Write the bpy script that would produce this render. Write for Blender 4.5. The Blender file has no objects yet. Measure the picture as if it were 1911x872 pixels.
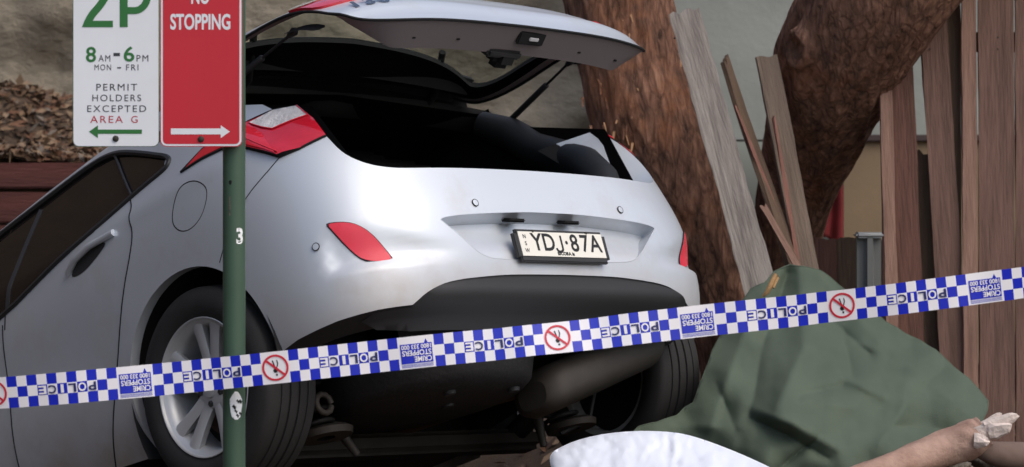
import bpy, bmesh, math, random
from mathutils import Vector, Matrix, noise
from mathutils.geometry import delaunay_2d_cdt

# ---------------------------------------------------------------- camera, sky, sun
sc = bpy.context.scene
COL = sc.collection
CAMZ = 1.6
FPX = 5000.0                       # focal length in pixels of the 1911 px wide photograph
cd = bpy.data.cameras.new('camera')
cam = bpy.data.objects.new('camera', cd)
COL.objects.link(cam)
cam.location = (0, 0, CAMZ)
cam.rotation_euler = (math.pi / 2, 0, 0)
cd.sensor_width = 36.0
cd.lens = FPX / 1911.0 * 36.0
cd.clip_start = 0.1
cd.clip_end = 500
cd.dof.use_dof = True
cd.dof.focus_distance = 8.1
cd.dof.aperture_fstop = 5.0
sc.camera = cam

SUN_AZ, SUN_EL = math.radians(134), math.radians(50)      # azimuth clockwise from +Y
wd = bpy.data.worlds.new('World')
sc.world = wd
wd.use_nodes = True
nt = wd.node_tree
bg = nt.nodes['Background']
sky = nt.nodes.new('ShaderNodeTexSky')
sky.sky_type = 'NISHITA'
sky.sun_disc = False
sky.sun_elevation = SUN_EL
sky.sun_rotation = SUN_AZ
sky.air_density = 1.0
sky.dust_density = 4.2
sky.ozone_density = 1.2
nt.links.new(sky.outputs[0], bg.inputs[0])
bg.inputs[1].default_value = 0.15
sd = bpy.data.lights.new('sun', 'SUN')
sd.energy = 0.66
sd.angle = math.radians(55)
sd.color = (1.0, 0.97, 0.93)
sun = bpy.data.objects.new('sun', sd)
COL.objects.link(sun)
sv = Vector((math.sin(SUN_AZ) * math.cos(SUN_EL), math.cos(SUN_AZ) * math.cos(SUN_EL), math.sin(SUN_EL)))
sun.rotation_euler = sv.to_track_quat('Z', 'Y').to_euler()
vs = sc.view_settings
vs.view_transform = 'Standard'
vs.look = 'None'
vs.exposure = 0.22
vs.gamma = 1.0
vs.use_curve_mapping = False
random.seed(7)

# ---------------------------------------------------------------- helpers
def lin(r, g, b):
    def f(v):
        v /= 255.0
        return v / 12.92 if v <= 0.04045 else ((v + 0.055) / 1.055) ** 2.4
    return (f(r), f(g), f(b), 1.0)

MATS = {}
def mat(name, col, rough=0.6, metal=0.0, spec=0.5, coat=0.0, noise_amt=0.0, noise_scale=8.0, bump=0.0,
        bump_scale=40.0, col2=None, stretch=(1, 1, 1), trans=0.0, rough_var=0.0, detail=6.0, bdist=0.01):
    if name in MATS:
        return MATS[name]
    m = bpy.data.materials.new(name)
    m.use_nodes = True
    t = m.node_tree
    b = t.nodes['Principled BSDF']
    b.inputs['Base Color'].default_value = col
    b.inputs['Roughness'].default_value = rough
    b.inputs['Metallic'].default_value = metal
    b.inputs['Specular IOR Level'].default_value = spec
    b.inputs['Coat Weight'].default_value = coat
    b.inputs['Coat Roughness'].default_value = 0.03 if name == 'silver_paint' else 0.04
    b.inputs['Transmission Weight'].default_value = trans
    if noise_amt > 0 or bump > 0 or rough_var > 0:
        tc = t.nodes.new('ShaderNodeTexCoord')
        mp = t.nodes.new('ShaderNodeMapping')
        mp.inputs['Scale'].default_value = stretch
        t.links.new(tc.outputs['Object'], mp.inputs['Vector'])
    if noise_amt > 0:
        n = t.nodes.new('ShaderNodeTexNoise')
        n.inputs['Scale'].default_value = noise_scale
        n.inputs['Detail'].default_value = detail
        n.inputs['Roughness'].default_value = 0.62
        t.links.new(mp.outputs[0], n.inputs['Vector'])
        r = t.nodes.new('ShaderNodeValToRGB')
        r.color_ramp.elements[0].position = 0.5 - 0.25
        r.color_ramp.elements[1].position = 0.5 + 0.25
        t.links.new(n.outputs['Fac'], r.inputs['Fac'])
        mx = t.nodes.new('ShaderNodeMix')
        mx.data_type = 'RGBA'
        c2 = col2 or tuple(max(0, v * (1 - noise_amt)) for v in col[:3]) + (1,)
        mx.inputs[6].default_value = c2
        mx.inputs[7].default_value = col
        t.links.new(r.outputs[0], mx.inputs[0])
        t.links.new(mx.outputs[2], b.inputs['Base Color'])
    if rough_var > 0:
        n3 = t.nodes.new('ShaderNodeTexNoise')
        n3.inputs['Scale'].default_value = noise_scale * 2
        n3.inputs['Detail'].default_value = 5
        t.links.new(mp.outputs[0], n3.inputs['Vector'])
        mr = t.nodes.new('ShaderNodeMapRange')
        mr.inputs['To Min'].default_value = max(0, rough - rough_var)
        mr.inputs['To Max'].default_value = min(1, rough + rough_var)
        t.links.new(n3.outputs['Fac'], mr.inputs['Value'])
        t.links.new(mr.outputs[0], b.inputs['Roughness'])
    if bump > 0:
        n2 = t.nodes.new('ShaderNodeTexNoise')
        n2.inputs['Scale'].default_value = bump_scale
        n2.inputs['Detail'].default_value = 8
        n2.inputs['Roughness'].default_value = 0.65
        t.links.new(mp.outputs[0], n2.inputs['Vector'])
        bp = t.nodes.new('ShaderNodeBump')
        bp.inputs['Strength'].default_value = min(1.0, bump)
        bp.inputs['Distance'].default_value = bdist
        t.links.new(n2.outputs['Fac'], bp.inputs['Height'])
        t.links.new(bp.outputs[0], b.inputs['Normal'])
    MATS[name] = m
    return m

def link(o, parent=None):
    COL.objects.link(o)
    if parent is not None:
        o.parent = parent
    return o

def obj_from(name, verts, faces, m, parent=None, smooth=True, angle=None, mats=None, mi=None):
    me = bpy.data.meshes.new(name)
    me.from_pydata([tuple(v) for v in verts], [], faces)
    for mm in (mats or [m]):
        me.materials.append(mm)
    if mi:
        me.polygons.foreach_set('material_index', mi)
    if smooth:
        me.polygons.foreach_set('use_smooth', [True] * len(me.polygons))
        if angle is not None:
            me.set_sharp_from_angle(angle=math.radians(angle))
    me.update()
    return link(bpy.data.objects.new(name, me), parent)

def obj_bm(name, bm, m, parent=None, smooth=False, angle=35, normals=True):
    if normals:
        bmesh.ops.recalc_face_normals(bm, faces=bm.faces[:])
    me = bpy.data.meshes.new(name)
    bm.to_mesh(me)
    bm.free()
    me.materials.append(m)
    if smooth:
        me.polygons.foreach_set('use_smooth', [True] * len(me.polygons))
        me.set_sharp_from_angle(angle=math.radians(angle))
    return link(bpy.data.objects.new(name, me), parent)

def thing(name, label, cat, loc=(0, 0, 0), group=None, M=None):
    o = bpy.data.objects.new(name, None)
    COL.objects.link(o)
    o.empty_display_size = 0.1
    if M is not None:
        o.matrix_world = M
    else:
        o.location = loc
    o['label'] = label
    o['category'] = cat
    if group:
        o['group'] = group
    return o

def tag(o, label, cat, group=None, kind=None):
    if label:
        o['label'] = label
    if cat:
        o['category'] = cat
    if group:
        o['group'] = group
    if kind:
        o['kind'] = kind
    return o

def structure(o):
    o['kind'] = 'structure'
    return o

def at(px, py, d):
    """world point seen at photograph pixel (px, py), d metres in front of the camera"""
    return Vector(((px - 955.5) / FPX * d, d, CAMZ - (py - 436.0) / FPX * d))

def box_bm(bm, c, s, M=None):
    M = M or Matrix()
    ret = bmesh.ops.create_cube(bm, size=1.0, matrix=Matrix.Translation(c) @ M @ Matrix.Diagonal((s[0], s[1], s[2], 1)))
    return ret['verts']

def tube(pts, rad, n=10, caps=True):
    """verts, faces of a tube along pts; rad a number or list"""
    pts = [Vector(p) for p in pts]
    if not isinstance(rad, (list, tuple)):
        rad = [rad] * len(pts)
    V, Fc = [], []
    up = Vector((0.13, 0.27, 0.95)).normalized()
    for i, p in enumerate(pts):
        t = (pts[min(i + 1, len(pts) - 1)] - pts[max(i - 1, 0)]).normalized()
        a = t.cross(up)
        if a.length < 1e-3:
            a = t.cross(Vector((1, 0, 0)))
        a.normalize()
        b = t.cross(a)
        up = -b if (-b).dot(up) > 0 else b
        for k in range(n):
            w = 2 * math.pi * k / n
            V.append(p + (a * math.cos(w) + b * math.sin(w)) * rad[i])
    for i in range(len(pts) - 1):
        for k in range(n):
            k2 = (k + 1) % n
            Fc.append((i * n + k, i * n + k2, (i + 1) * n + k2, (i + 1) * n + k))
    if caps:
        Fc.append(tuple(range(n))[::-1])
        Fc.append(tuple((len(pts) - 1) * n + k for k in range(n)))
    return V, Fc

def tube_obj(name, pts, rad, m, parent=None, n=10):
    V, Fc = tube(pts, rad, n)
    return obj_from(name, V, Fc, m, parent, True, 50)

def lathe(profile, n=48, axis='X'):
    """profile list of (a, r): a along axis"""
    V, Fc = [], []
    for i in range(n):
        w = 2 * math.pi * i / n
        for a, r in profile:
            V.append(Vector((a, r * math.cos(w), r * math.sin(w))))
    m = len(profile)
    for i in range(n):
        j = (i + 1) % n
        for k in range(m - 1):
            Fc.append((i * m + k, i * m + k + 1, j * m + k + 1, j * m + k))
    return V, Fc

def densify(pts, step, closed=True):
    out = []
    n = len(pts)
    for i in range(n if closed else n - 1):
        a, b = pts[i], pts[(i + 1) % n]
        L = math.hypot(b[0] - a[0], b[1] - a[1])
        k = max(1, int(math.ceil(L / step)))
        for j in range(k):
            f = j / k
            out.append((a[0] + (b[0] - a[0]) * f, a[1] + (b[1] - a[1]) * f))
    if not closed:
        out.append(tuple(pts[-1]))
    return out

def chaikin(pts, it=2, closed=True):
    for _ in range(it):
        o = []
        n = len(pts)
        if not closed:
            o.append(tuple(pts[0]))
        for i in range(n if closed else n - 1):
            a, b = pts[i], pts[(i + 1) % n]
            o.append((a[0] * .75 + b[0] * .25, a[1] * .75 + b[1] * .25))
            o.append((a[0] * .25 + b[0] * .75, a[1] * .25 + b[1] * .75))
        if not closed:
            o.append(tuple(pts[-1]))
        pts = o
    return pts

def inside(p, poly):
    x, y = p
    r = False
    n = len(poly)
    j = n - 1
    for i in range(n):
        xi, yi = poly[i]
        xj, yj = poly[j]
        if (yi > y) != (yj > y) and x < (xj - xi) * (y - yi) / (yj - yi + 1e-12) + xi:
            r = not r
        j = i
    return r

def poly_mesh(outer, holes=(), gx=0.02, gy=0.02, edge=0.016):
    """triangulate a 2-D polygon with holes and interior grid points -> verts2d, faces"""
    loops = [densify(outer, edge)] + [densify(h, edge) for h in holes]
    vs_, es_ = [], []
    for lp in loops:
        b = len(vs_)
        vs_ += [Vector(p) for p in lp]
        es_ += [(b + i, b + (i + 1) % len(lp)) for i in range(len(lp))]
    bl = set()
    for v in vs_:
        bl.add((round(v.x / (gx * .6)), round(v.y / (gy * .6))))
    xs = [p[0] for p in outer]
    ys = [p[1] for p in outer]
    i0, i1 = int(min(xs) / gx) - 1, int(max(xs) / gx) + 2
    j0, j1 = int(min(ys) / gy) - 1, int(max(ys) / gy) + 2
    for i in range(i0, i1):
        for j in range(j0, j1):
            p = (i * gx + (gx * .5 if j % 2 else 0), j * gy)
            key = (round(p[0] / (gx * .6)), round(p[1] / (gy * .6)))
            if key in bl:
                continue
            if inside(p, outer) and not any(inside(p, h) for h in holes):
                vs_.append(Vector(p))
    r = delaunay_2d_cdt(vs_, es_, [], 0, 1e-6)
    V = r[0]
    Fc = []
    for f in r[2]:
        c = (sum(V[i].x for i in f) / 3, sum(V[i].y for i in f) / 3)
        if inside(c, outer) and not any(inside(c, h) for h in holes):
            Fc.append(tuple(f))
    used = sorted(set(i for f in Fc for i in f))
    mp = {a: k for k, a in enumerate(used)}
    return [(V[i].x, V[i].y) for i in used], [tuple(mp[i] for i in f) for f in Fc]

def text_mesh(s, size=1.0, sx=1.0, bold=0.0, align='CENTER', space=1.0):
    cu = bpy.data.curves.new('txt', 'FONT')
    cu.body = s
    cu.size = size
    cu.align_x = align
    cu.align_y = 'CENTER'
    cu.offset = bold
    cu.space_character = space
    cu.resolution_u = 4
    o = bpy.data.objects.new('txt', cu)
    COL.objects.link(o)
    dg = bpy.context.evaluated_depsgraph_get()
    me = o.evaluated_get(dg).to_mesh()
    V = [Vector((v.co.x * sx, v.co.y, 0)) for v in me.vertices]
    Fc = [tuple(p.vertices) for p in me.polygons]
    o.evaluated_get(dg).to_mesh_clear()
    bpy.data.objects.remove(o)
    bpy.data.curves.remove(cu)
    return V, Fc

def ss(a, b, x):
    t = max(0.0, min(1.0, (x - a) / (b - a)))
    return t * t * (3 - 2 * t)

# ---------------------------------------------------------------- materials
M_conc = mat('weathered_concrete', lin(168, 158, 140), .92, noise_amt=.55, noise_scale=2.2, bump=1, bump_scale=6, stretch=(1, 1, 1.6), detail=12, bdist=.05)
M_render = mat('pale_render', lin(158, 162, 156), .9, noise_amt=.38, noise_scale=1.6, bump=.3, bump_scale=30)
M_soil = mat('dark_soil', lin(84, 68, 54), .95, noise_amt=.5, noise_scale=6, bump=1, bump_scale=25)
M_road = mat('asphalt', lin(70, 70, 72), .92, noise_amt=.25, noise_scale=30, bump=.6, bump_scale=160)
M_silver = mat('silver_paint', lin(203, 210, 218), .42, metal=.52, coat=.6)
def road_grime(m):
    """brown road film, thickest low on the panels"""
    t = m.node_tree
    b = t.nodes['Principled BSDF']
    tc = t.nodes.new('ShaderNodeTexCoord')
    sp = t.nodes.new('ShaderNodeSeparateXYZ')
    t.links.new(tc.outputs['Object'], sp.inputs[0])
    n = t.nodes.new('ShaderNodeTexNoise')
    n.inputs['Scale'].default_value = 7
    n.inputs['Detail'].default_value = 8
    t.links.new(tc.outputs['Object'], n.inputs['Vector'])
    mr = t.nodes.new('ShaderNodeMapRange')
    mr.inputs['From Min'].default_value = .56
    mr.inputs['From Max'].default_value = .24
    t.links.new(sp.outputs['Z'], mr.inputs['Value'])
    mu = t.nodes.new('ShaderNodeMath')
    mu.operation = 'MULTIPLY'
    t.links.new(mr.outputs[0], mu.inputs[0])
    t.links.new(n.outputs['Fac'], mu.inputs[1])
    n2 = t.nodes.new('ShaderNodeTexNoise')
    n2.inputs['Scale'].default_value = 3.2
    n2.inputs['Detail'].default_value = 10
    n2.inputs['Roughness'].default_value = .7
    t.links.new(tc.outputs['Object'], n2.inputs['Vector'])
    m2 = t.nodes.new('ShaderNodeMapRange')
    m2.inputs['From Min'].default_value = .5
    m2.inputs['From Max'].default_value = .8
    m2.inputs['To Max'].default_value = .35
    t.links.new(n2.outputs['Fac'], m2.inputs['Value'])
    ad = t.nodes.new('ShaderNodeMath')
    ad.use_clamp = True
    t.links.new(mu.outputs[0], ad.inputs[0])
    t.links.new(m2.outputs[0], ad.inputs[1])
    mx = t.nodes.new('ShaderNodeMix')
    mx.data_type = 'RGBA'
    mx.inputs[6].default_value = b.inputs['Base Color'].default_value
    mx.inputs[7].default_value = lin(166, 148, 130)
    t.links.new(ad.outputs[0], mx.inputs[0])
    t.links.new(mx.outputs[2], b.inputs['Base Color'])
    r = t.nodes.new('ShaderNodeMapRange')
    r.inputs['To Min'].default_value = .56
    r.inputs['To Max'].default_value = .75
    t.links.new(ad.outputs[0], r.inputs['Value'])
    t.links.new(r.outputs[0], b.inputs['Roughness'])
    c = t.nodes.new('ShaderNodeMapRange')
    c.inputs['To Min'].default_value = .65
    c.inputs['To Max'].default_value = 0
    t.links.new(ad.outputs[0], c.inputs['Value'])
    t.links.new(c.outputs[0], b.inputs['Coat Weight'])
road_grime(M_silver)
M_blackpl = mat('black_plastic', lin(38, 38, 40), .55, bump=.15, bump_scale=500)
M_gap = mat('panel_gap_black', lin(12, 12, 14), .9)
M_trim = mat('dark_trim_fabric', lin(11, 11, 12), .95, noise_amt=.2, noise_scale=60, spec=.1)
M_trim2 = mat('grey_trim_plastic', lin(122, 112, 112), .6, bump=.1, bump_scale=300)
M_under = mat('underbody_coating', lin(24, 22, 21), .7, noise_amt=.4, noise_scale=9, bump=.4, bump_scale=60)
M_glass = mat('dark_window_glass', lin(28, 25, 24), .04, spec=.5)
M_rub = mat('tyre_rubber', lin(38, 37, 37), .78, noise_amt=.25, noise_scale=20, bump=.2, bump_scale=200)
M_alloy = mat('alloy_rim', lin(186, 188, 190), .38, metal=.35)
M_alloyd = mat('dark_alloy', lin(52, 52, 54), .5, metal=.5)  # even dark grey for wheel nuts, strut rods and pillar strips
M_steel = mat('dull_steel', lin(60, 55, 50), .65, metal=.25, noise_amt=.4, noise_scale=12)
M_rust = mat('rusty_steel', lin(96, 72, 58), .8, metal=.3, noise_amt=.5, noise_scale=15, bump=.4, bump_scale=50)
M_white = mat('white_print', lin(236, 238, 240), .45)
M_redlens = mat('red_lamp_lens', lin(206, 32, 52), .10, coat=.7, noise_amt=.18, noise_scale=20, stretch=(1, 1, 3))
M_redlens2 = mat('bright_red_lamp_lens', lin(226, 44, 62), .10, coat=.6, noise_amt=.2, noise_scale=60)
M_redrefl = mat('red_reflector', lin(226, 46, 70), .25, coat=.3, bump=.25, bump_scale=700)
M_clear = mat('clear_lamp_lens', lin(250, 246, 246), .12, metal=0, coat=.8, noise_amt=.4, noise_scale=26, bump=1, bump_scale=22, bdist=.02)
M_orange = mat('sign_red', lin(196, 34, 50), .38, coat=.1, noise_amt=.06, noise_scale=5)

def glass_mat(name, tint, gloss):
    m = bpy.data.materials.new(name)
    m.use_nodes = True
    t = m.node_tree
    t.nodes.clear()
    out = t.nodes.new('ShaderNodeOutputMaterial')
    tr = t.nodes.new('ShaderNodeBsdfTransparent')
    tr.inputs[0].default_value = tint
    gl = t.nodes.new('ShaderNodeBsdfGlossy')
    gl.inputs['Roughness'].default_value = .03
    fr = t.nodes.new('ShaderNodeValue')
    fr.outputs[0].default_value = gloss
    mx = t.nodes.new('ShaderNodeMixShader')
    t.links.new(fr.outputs[0], mx.inputs[0])
    t.links.new(tr.outputs[0], mx.inputs[1])
    t.links.new(gl.outputs[0], mx.inputs[2])
    t.links.new(mx.outputs[0], out.inputs[0])
    return m
M_tglass = glass_mat('tinted_rear_glass', (.70, .74, .70, 1), .10)

# ---------------------------------------------------------------- the setting
# axle of the crashed car and its heading on the ground
CAR_R = Matrix(((0.705, -0.675, -0.215), (0.708, 0.660, 0.250), (-0.027, -0.328, 0.944)))
# orthonormalise
cx = Vector(CAR_R.col[0]).normalized()
cz = Vector(CAR_R.col[2])
cz = (cz - cx * cz.dot(cx)).normalized()
cy = cz.cross(cx)
CAR_R = Matrix((cx, cy, cz)).transposed()
CAR_T = Vector((-0.258, 8.723, -0.792 + CAMZ))
CAR_M = Matrix.Translation(CAR_T) @ CAR_R.to_4x4()
HEAD = Vector((-0.715, 0.70))

def ground_z(x, y):
    p = (x - CAR_T.x) * HEAD.x + (y - CAR_T.y) * HEAD.y
    q = (x - CAR_T.x) * 0.70 + (y - CAR_T.y) * 0.715
    base = 0.79 * ss(4.6, 7.2, y)                     # the verge lies above the road the camera stands on
    drop = -0.37 * max(0.0, p - .05) * ss(1.9, 1.15, q)
    drop = max(drop, -1.45)
    z = base + drop
    z += 0.025 * noise.noise(Vector((x * 1.7, y * 1.7, 3))) * ss(5, 7, y)
    return z

def heightfield(name, x0, x1, y0, y1, nx, ny, f, m):
    V, Fc = [], []
    for j in range(ny + 1):
        for i in range(nx + 1):
            x = x0 + (x1 - x0) * i / nx
            y = y0 + (y1 - y0) * j / ny
            V.append((x, y, f(x, y)))
    for j in range(ny):
        for i in range(nx):
            a = j * (nx + 1) + i
            Fc.append((a, a + 1, a + nx + 2, a + nx + 1))
    return obj_from(name, V, Fc, m)

structure(heightfield('ground', -7, 7, 4.5, 14.8, 140, 110, ground_z, M_soil))
# wide flat sheet of road running on to the horizon, below the verge
structure(obj_from('road', [(-150, -150, 0), (150, -150, 0), (150, 4.55, 0), (-150, 4.55, 0)], [(0, 1, 2, 3)], M_road, smooth=False))
structure(obj_from('terrain', [(-150, 14.7, -1.6), (150, 14.7, -1.6), (150, 200, -1.6), (-150, 200, -1.6)], [(0, 1, 2, 3)], M_soil, smooth=False))
structure(obj_from('terrain_side', [(-150, 4.5, -.02), (-6.9, 4.5, -.02), (-6.9, 14.8, -.02), (-150, 14.8, -.02), (6.9, 4.5, -.02), (150, 4.5, -.02), (150, 14.8, -.02), (6.9, 14.8, -.02)],
         [(0, 1, 2, 3), (4, 5, 6, 7)], M_soil, smooth=False))

# weathered wall across the back
def wall_disp(x, z, amp):
    v = Vector((x * .9, z * 1.3, 1.7))
    return amp * (noise.fractal(v * 1.4, .85, 2.1, 7) + .6 * noise.noise(v * .5))
def wall(name, x0, x1, y, z0, z1, nx, nz, m, amp, thick=.3):
    V, Fc = [], []
    for j in range(nz + 1):
        for i in range(nx + 1):
            x = x0 + (x1 - x0) * i / nx
            z = z0 + (z1 - z0) * j / nz
            V.append((x, y - wall_disp(x, z, amp), z))
    n1 = nx + 1
    for j in range(nz):
        for i in range(nx):
            a = j * n1 + i
            Fc.append((a, a + 1, a + n1 + 1, a + n1))
    b = len(V)
    V += [(x0, y + thick, z0), (x1, y + thick, z0), (x1, y + thick, z1), (x0, y + thick, z1)]
    Fc += [(b + 1, b, b + 3, b + 2), tuple([b + 3] + [nz * n1 + i for i in range(n1)] + [b + 2])]
    return obj_from(name, V, Fc, m, smooth=True, angle=50)
w = wall('concrete_wall', -6.5, 1.05, 14.3, -1.6, 5.2, 170, 150, M_conc, .15)
tag(w, 'grey weathered concrete wall behind the open tailgate', 'wall')
w = wall('rendered_wall', 0.72, 5.5, 13.4, 2.07, 5.2, 30, 30, M_render, .008)
tag(w, 'pale rendered house wall behind the tree and palings', 'wall')

# leaf bank held by a timber sleeper wall, on the left
def bank_z(x, y):
    t = (y - 12.55)
    z = 1.93 + .36 * ss(0, 1.5, t) + .14 * noise.noise(Vector((x * 1.3, y * 1.3, 9))) + .05 * noise.noise(Vector((x * 5, y * 5, 2)))
    return z - .28 * ss(-1.9, -.2, x)
structure(heightfield('bank', -6.5, -.75, 12.56, 14.6, 90, 40, bank_z, M_soil))
# unseen bank added left of the car, darkens its flank and window reflections
def unseen_bank_z(x, y):
    return .6 + 6.4 * ss(-3.9, -6.6, x) * ss(3.5, 5.5, y) + .2 * noise.noise(Vector((x * 1.2, y * 1.2, 5)))
structure(heightfield('unseen_dark_bank', -6.8, -3.9, 3.5, 13.5, 30, 80, unseen_bank_z, M_soil))
M_slp = mat('red_brown_sleeper', lin(94, 52, 47), .88, noise_amt=.55, noise_scale=7, bump=.6, bump_scale=40, stretch=(.25, 1, 2.2))
sw = thing('retaining_wall', 'dark red-brown timber sleeper wall below the leafy bank', 'retaining wall', (-2.5, 12.4, 0))
zt = 1.93
for k in range(12):
    h = (.13, .155, .12, .17)[k % 4]
    for s, (xa, xb) in enumerate(((-6.5, -4.0), (-3.99, -1.35), (-1.34, .3))):
        bm = bmesh.new()
        box_bm(bm, (0, 0, 0), (xb - xa, .16, h - .012))
        bmesh.ops.bevel(bm, geom=bm.edges[:], offset=.008, segments=2, affect='EDGES')
        o = obj_bm('sleeper', bm, M_slp, sw)
        o.location = ((xa + xb) / 2 + 2.5, .06 + random.uniform(-.018, .018), zt - h / 2)
        o.rotation_euler = (random.uniform(-.03, .03), random.uniform(-.006, .006), random.uniform(-.004, .004))
    zt -= h

# dry leaves on the bank: nobody could count them
def leaf_mass(name, n, place, m_list, size):
    V, Fc, mi = [], [], []
    for _ in range(n):
        p, nrm = place()
        L = size * random.uniform(.6, 1.5)
        Wd = L * random.uniform(.3, .55)
        a = Vector((random.gauss(0, 1), random.gauss(0, 1), random.gauss(0, .4))).normalized()
        b = a.cross(nrm + Vector((random.gauss(0, .4), random.gauss(0, .4), random.gauss(0, .2)))).normalized()
        up = a.cross(b)
        k = len(V)
        cur = random.uniform(-.25, .25) * L
        V += [p - a * L / 2, p + b * Wd / 2 + up * cur * .5, p + a * L / 2 + up * cur, p - b * Wd / 2 + up * cur * .5]
        Fc.append((k, k + 1, k + 2, k + 3))
        mi.append(random.randrange(len(m_list)))
    o = obj_from(name, V, Fc, None, smooth=False, mats=m_list, mi=mi)
    o['kind'] = 'stuff'
    return o
LEAF = [mat('dry_leaf_brown', lin(108, 84, 62), .85), mat('dry_leaf_tan', lin(130, 108, 86), .85), mat('dry_leaf_dark', lin(84, 64, 50), .8),
        mat('dry_leaf_grey', lin(108, 98, 88), .85), mat('dry_leaf_rust', lin(104, 72, 52), .85)]
def place_bank():
    x = random.uniform(-4.0, -.6)
    y = 12.5 + 1.5 * random.random() ** 1.3
    return Vector((x, y, bank_z(x, max(y, 12.57)) + random.uniform(0, .05))), Vector((0, -.4, 1))
lf = leaf_mass('leaf_litter', 9000, place_bank, LEAF, .058)
tag(lf, 'dry brown fallen leaves lying on the bank', 'leaves')
def place_verge():
    x = random.uniform(-1.6, 3.0)
    y = random.uniform(7.6, 11.5)
    return Vector((x, y, ground_z(x, y) + random.uniform(.002, .015))), Vector((0, 0, 1))
lf = leaf_mass('verge_litter', 2600, place_verge, LEAF, .06)
tag(lf, 'dry leaves and twigs scattered under the car', 'leaves')
mat('pale_stone', lin(122, 114, 102), .92, noise_amt=.5, noise_scale=7, bump=1, bump_scale=14, bdist=.03)

# ---------------------------------------------------------------- the crashed hatchback
ZW = [(.15, .78), (.22, .82), (.30, .855), (.42, .878), (.55, .888), (.70, .889), (.80, .884), (.90, .868), (.98, .842), (1.05, .806), (1.2, .722), (1.33, .645), (1.40, .58), (1.44, .50), (1.46, .40)]
ZY = [(.15, -.60), (.22, -.66), (.30, -.715), (.42, -.757), (.55, -.772), (.66, -.768), (.75, -.752), (.85, -.727), (.95, -.69), (1.05, -.625), (1.2, -.50), (1.32, -.39), (1.40, -.30), (1.44, -.20), (1.46, -.1)]
ZN = [(.15, 4.6), (.35, 5.2), (.55, 4.7), (.7, 4.3), (.8, 4.0), (.95, 3.7), (1.1, 3.5), (1.3, 3.6), (1.46, 3.6)]
def tangents(tab):
    n = len(tab)
    m = []
    for i in range(n):
        if i == 0:
            m.append((tab[1][1] - tab[0][1]) / (tab[1][0] - tab[0][0]))
        elif i == n - 1:
            m.append((tab[-1][1] - tab[-2][1]) / (tab[-1][0] - tab[-2][0]))
        else:
            h0 = tab[i][0] - tab[i - 1][0]
            h1 = tab[i + 1][0] - tab[i][0]
            m.append(((tab[i][1] - tab[i - 1][1]) / h0 * h1 + (tab[i + 1][1] - tab[i][1]) / h1 * h0) / (h0 + h1))
    return m
ZYT = ZY[:9] + [(1.05, -.615), (1.15, -.475), (1.25, -.30), (1.33, -.125), (1.37, -.01), (1.40, .05), (1.46, .09)]     # the raked tailgate above the belt
TAN = {id(t): tangents(t) for t in (ZW, ZY, ZN, ZYT)}
def cr(tab, x):
    m = TAN[id(tab)]
    n = len(tab)
    x = min(max(x, tab[0][0]), tab[-1][0])
    i = 0
    while i < n - 2 and x > tab[i + 1][0]:
        i += 1
    h = tab[i + 1][0] - tab[i][0]
    t = (x - tab[i][0]) / h
    return (2 * t ** 3 - 3 * t * t + 1) * tab[i][1] + (t ** 3 - 2 * t * t + t) * h * m[i] + (-2 * t ** 3 + 3 * t * t) * tab[i + 1][1] + (t ** 3 - t * t) * h * m[i + 1]
YS = .15
PROF = [ZY]
def S0(u, z):
    W_, Y_, n = cr(ZW, z), cr(PROF[0], z), cr(ZN, z)
    s = -1 if u < 0 else 1
    a = abs(u)
    if a <= 1:
        f = a * math.pi / 2
        sn, cn = math.sin(f), max(0.0, math.cos(f))
        r = (sn ** n + cn ** n) ** (-1 / n)
        x = W_ * sn * r
        y = YS - (YS - Y_) * cn * r
    else:
        y = YS + (a - 1)
        x = W_ * (1 - .05 * ss(2.0, 3.3, y) - .18 * ss(2.9, 3.6, y) ** 2)
    if PROF[0] is not ZY:                     # crown of the tailgate
        z = z + .055 * (1 - (x / .62) ** 2) * ss(1.05, 1.28, z) * ss(1.39, 1.31, z)
    return Vector((s * x, y, z))
def relief(u, z):
    """pressed-in shapes of the rear skin (metres, outward positive)"""
    a = abs(u)
    d = 0.0
    # scoop inboard of each reflector, fading towards the plate
    if .40 < a + .0 < .54 or a < .45:
        top = .640 - .10 * ss(.50, .30, a)
        k = ss(.27, .43, a) * ss(.56, .52, a)
        prof = ss(top, .515, z) * ss(.482, .492, z)
        d -= .020 * k * prof
    # shoulder line along the flank
    if a > .62:
        zc = .955 - .02 * (a - .6)
        d += .006 * math.exp(-((z - zc) / .035) ** 2) * ss(.62, .8, a)
        d -= .010 * math.exp(-((z - .60) / .12) ** 2) * ss(1.1, 1.5, a)
    return d
def SN(u, z):
    e = .002
    a = S0(u + e, z) - S0(u - e, z)
    b = S0(u, z + e) - S0(u, z - e)
    n = a.cross(b)
    if n.length < 1e-9:
        return Vector((0, -1, 0))
    n.normalize()
    p = S0(u, z)
    if n.dot(p - Vector((0, .6, .7))) < 0:
        n = -n
    return n
def S(u, z, off=0.0, rel=True):
    d = off + (relief(u, z) if rel else 0)
    return S0(u, z) + SN(u, z) * d
def u_of_y(y, z, side):
    if y >= YS:
        return side * (1 + y - YS)
    lo, hi = 0.0, 1.0
    for _ in range(40):
        m_ = (lo + hi) / 2
        if S0(m_, z).y < y:
            lo = m_
        else:
            hi = m_
    return side * lo
def yz(pts, side):
    return [(u_of_y(y, z, side), z) for y, z in pts]
def mir(pts):
    return [(-u, z) for u, z in pts][::-1]

car = thing('crashed_car', 'silver hatchback nose-down with its tailgate open behind the police tape', 'car', M=CAR_M)

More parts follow.
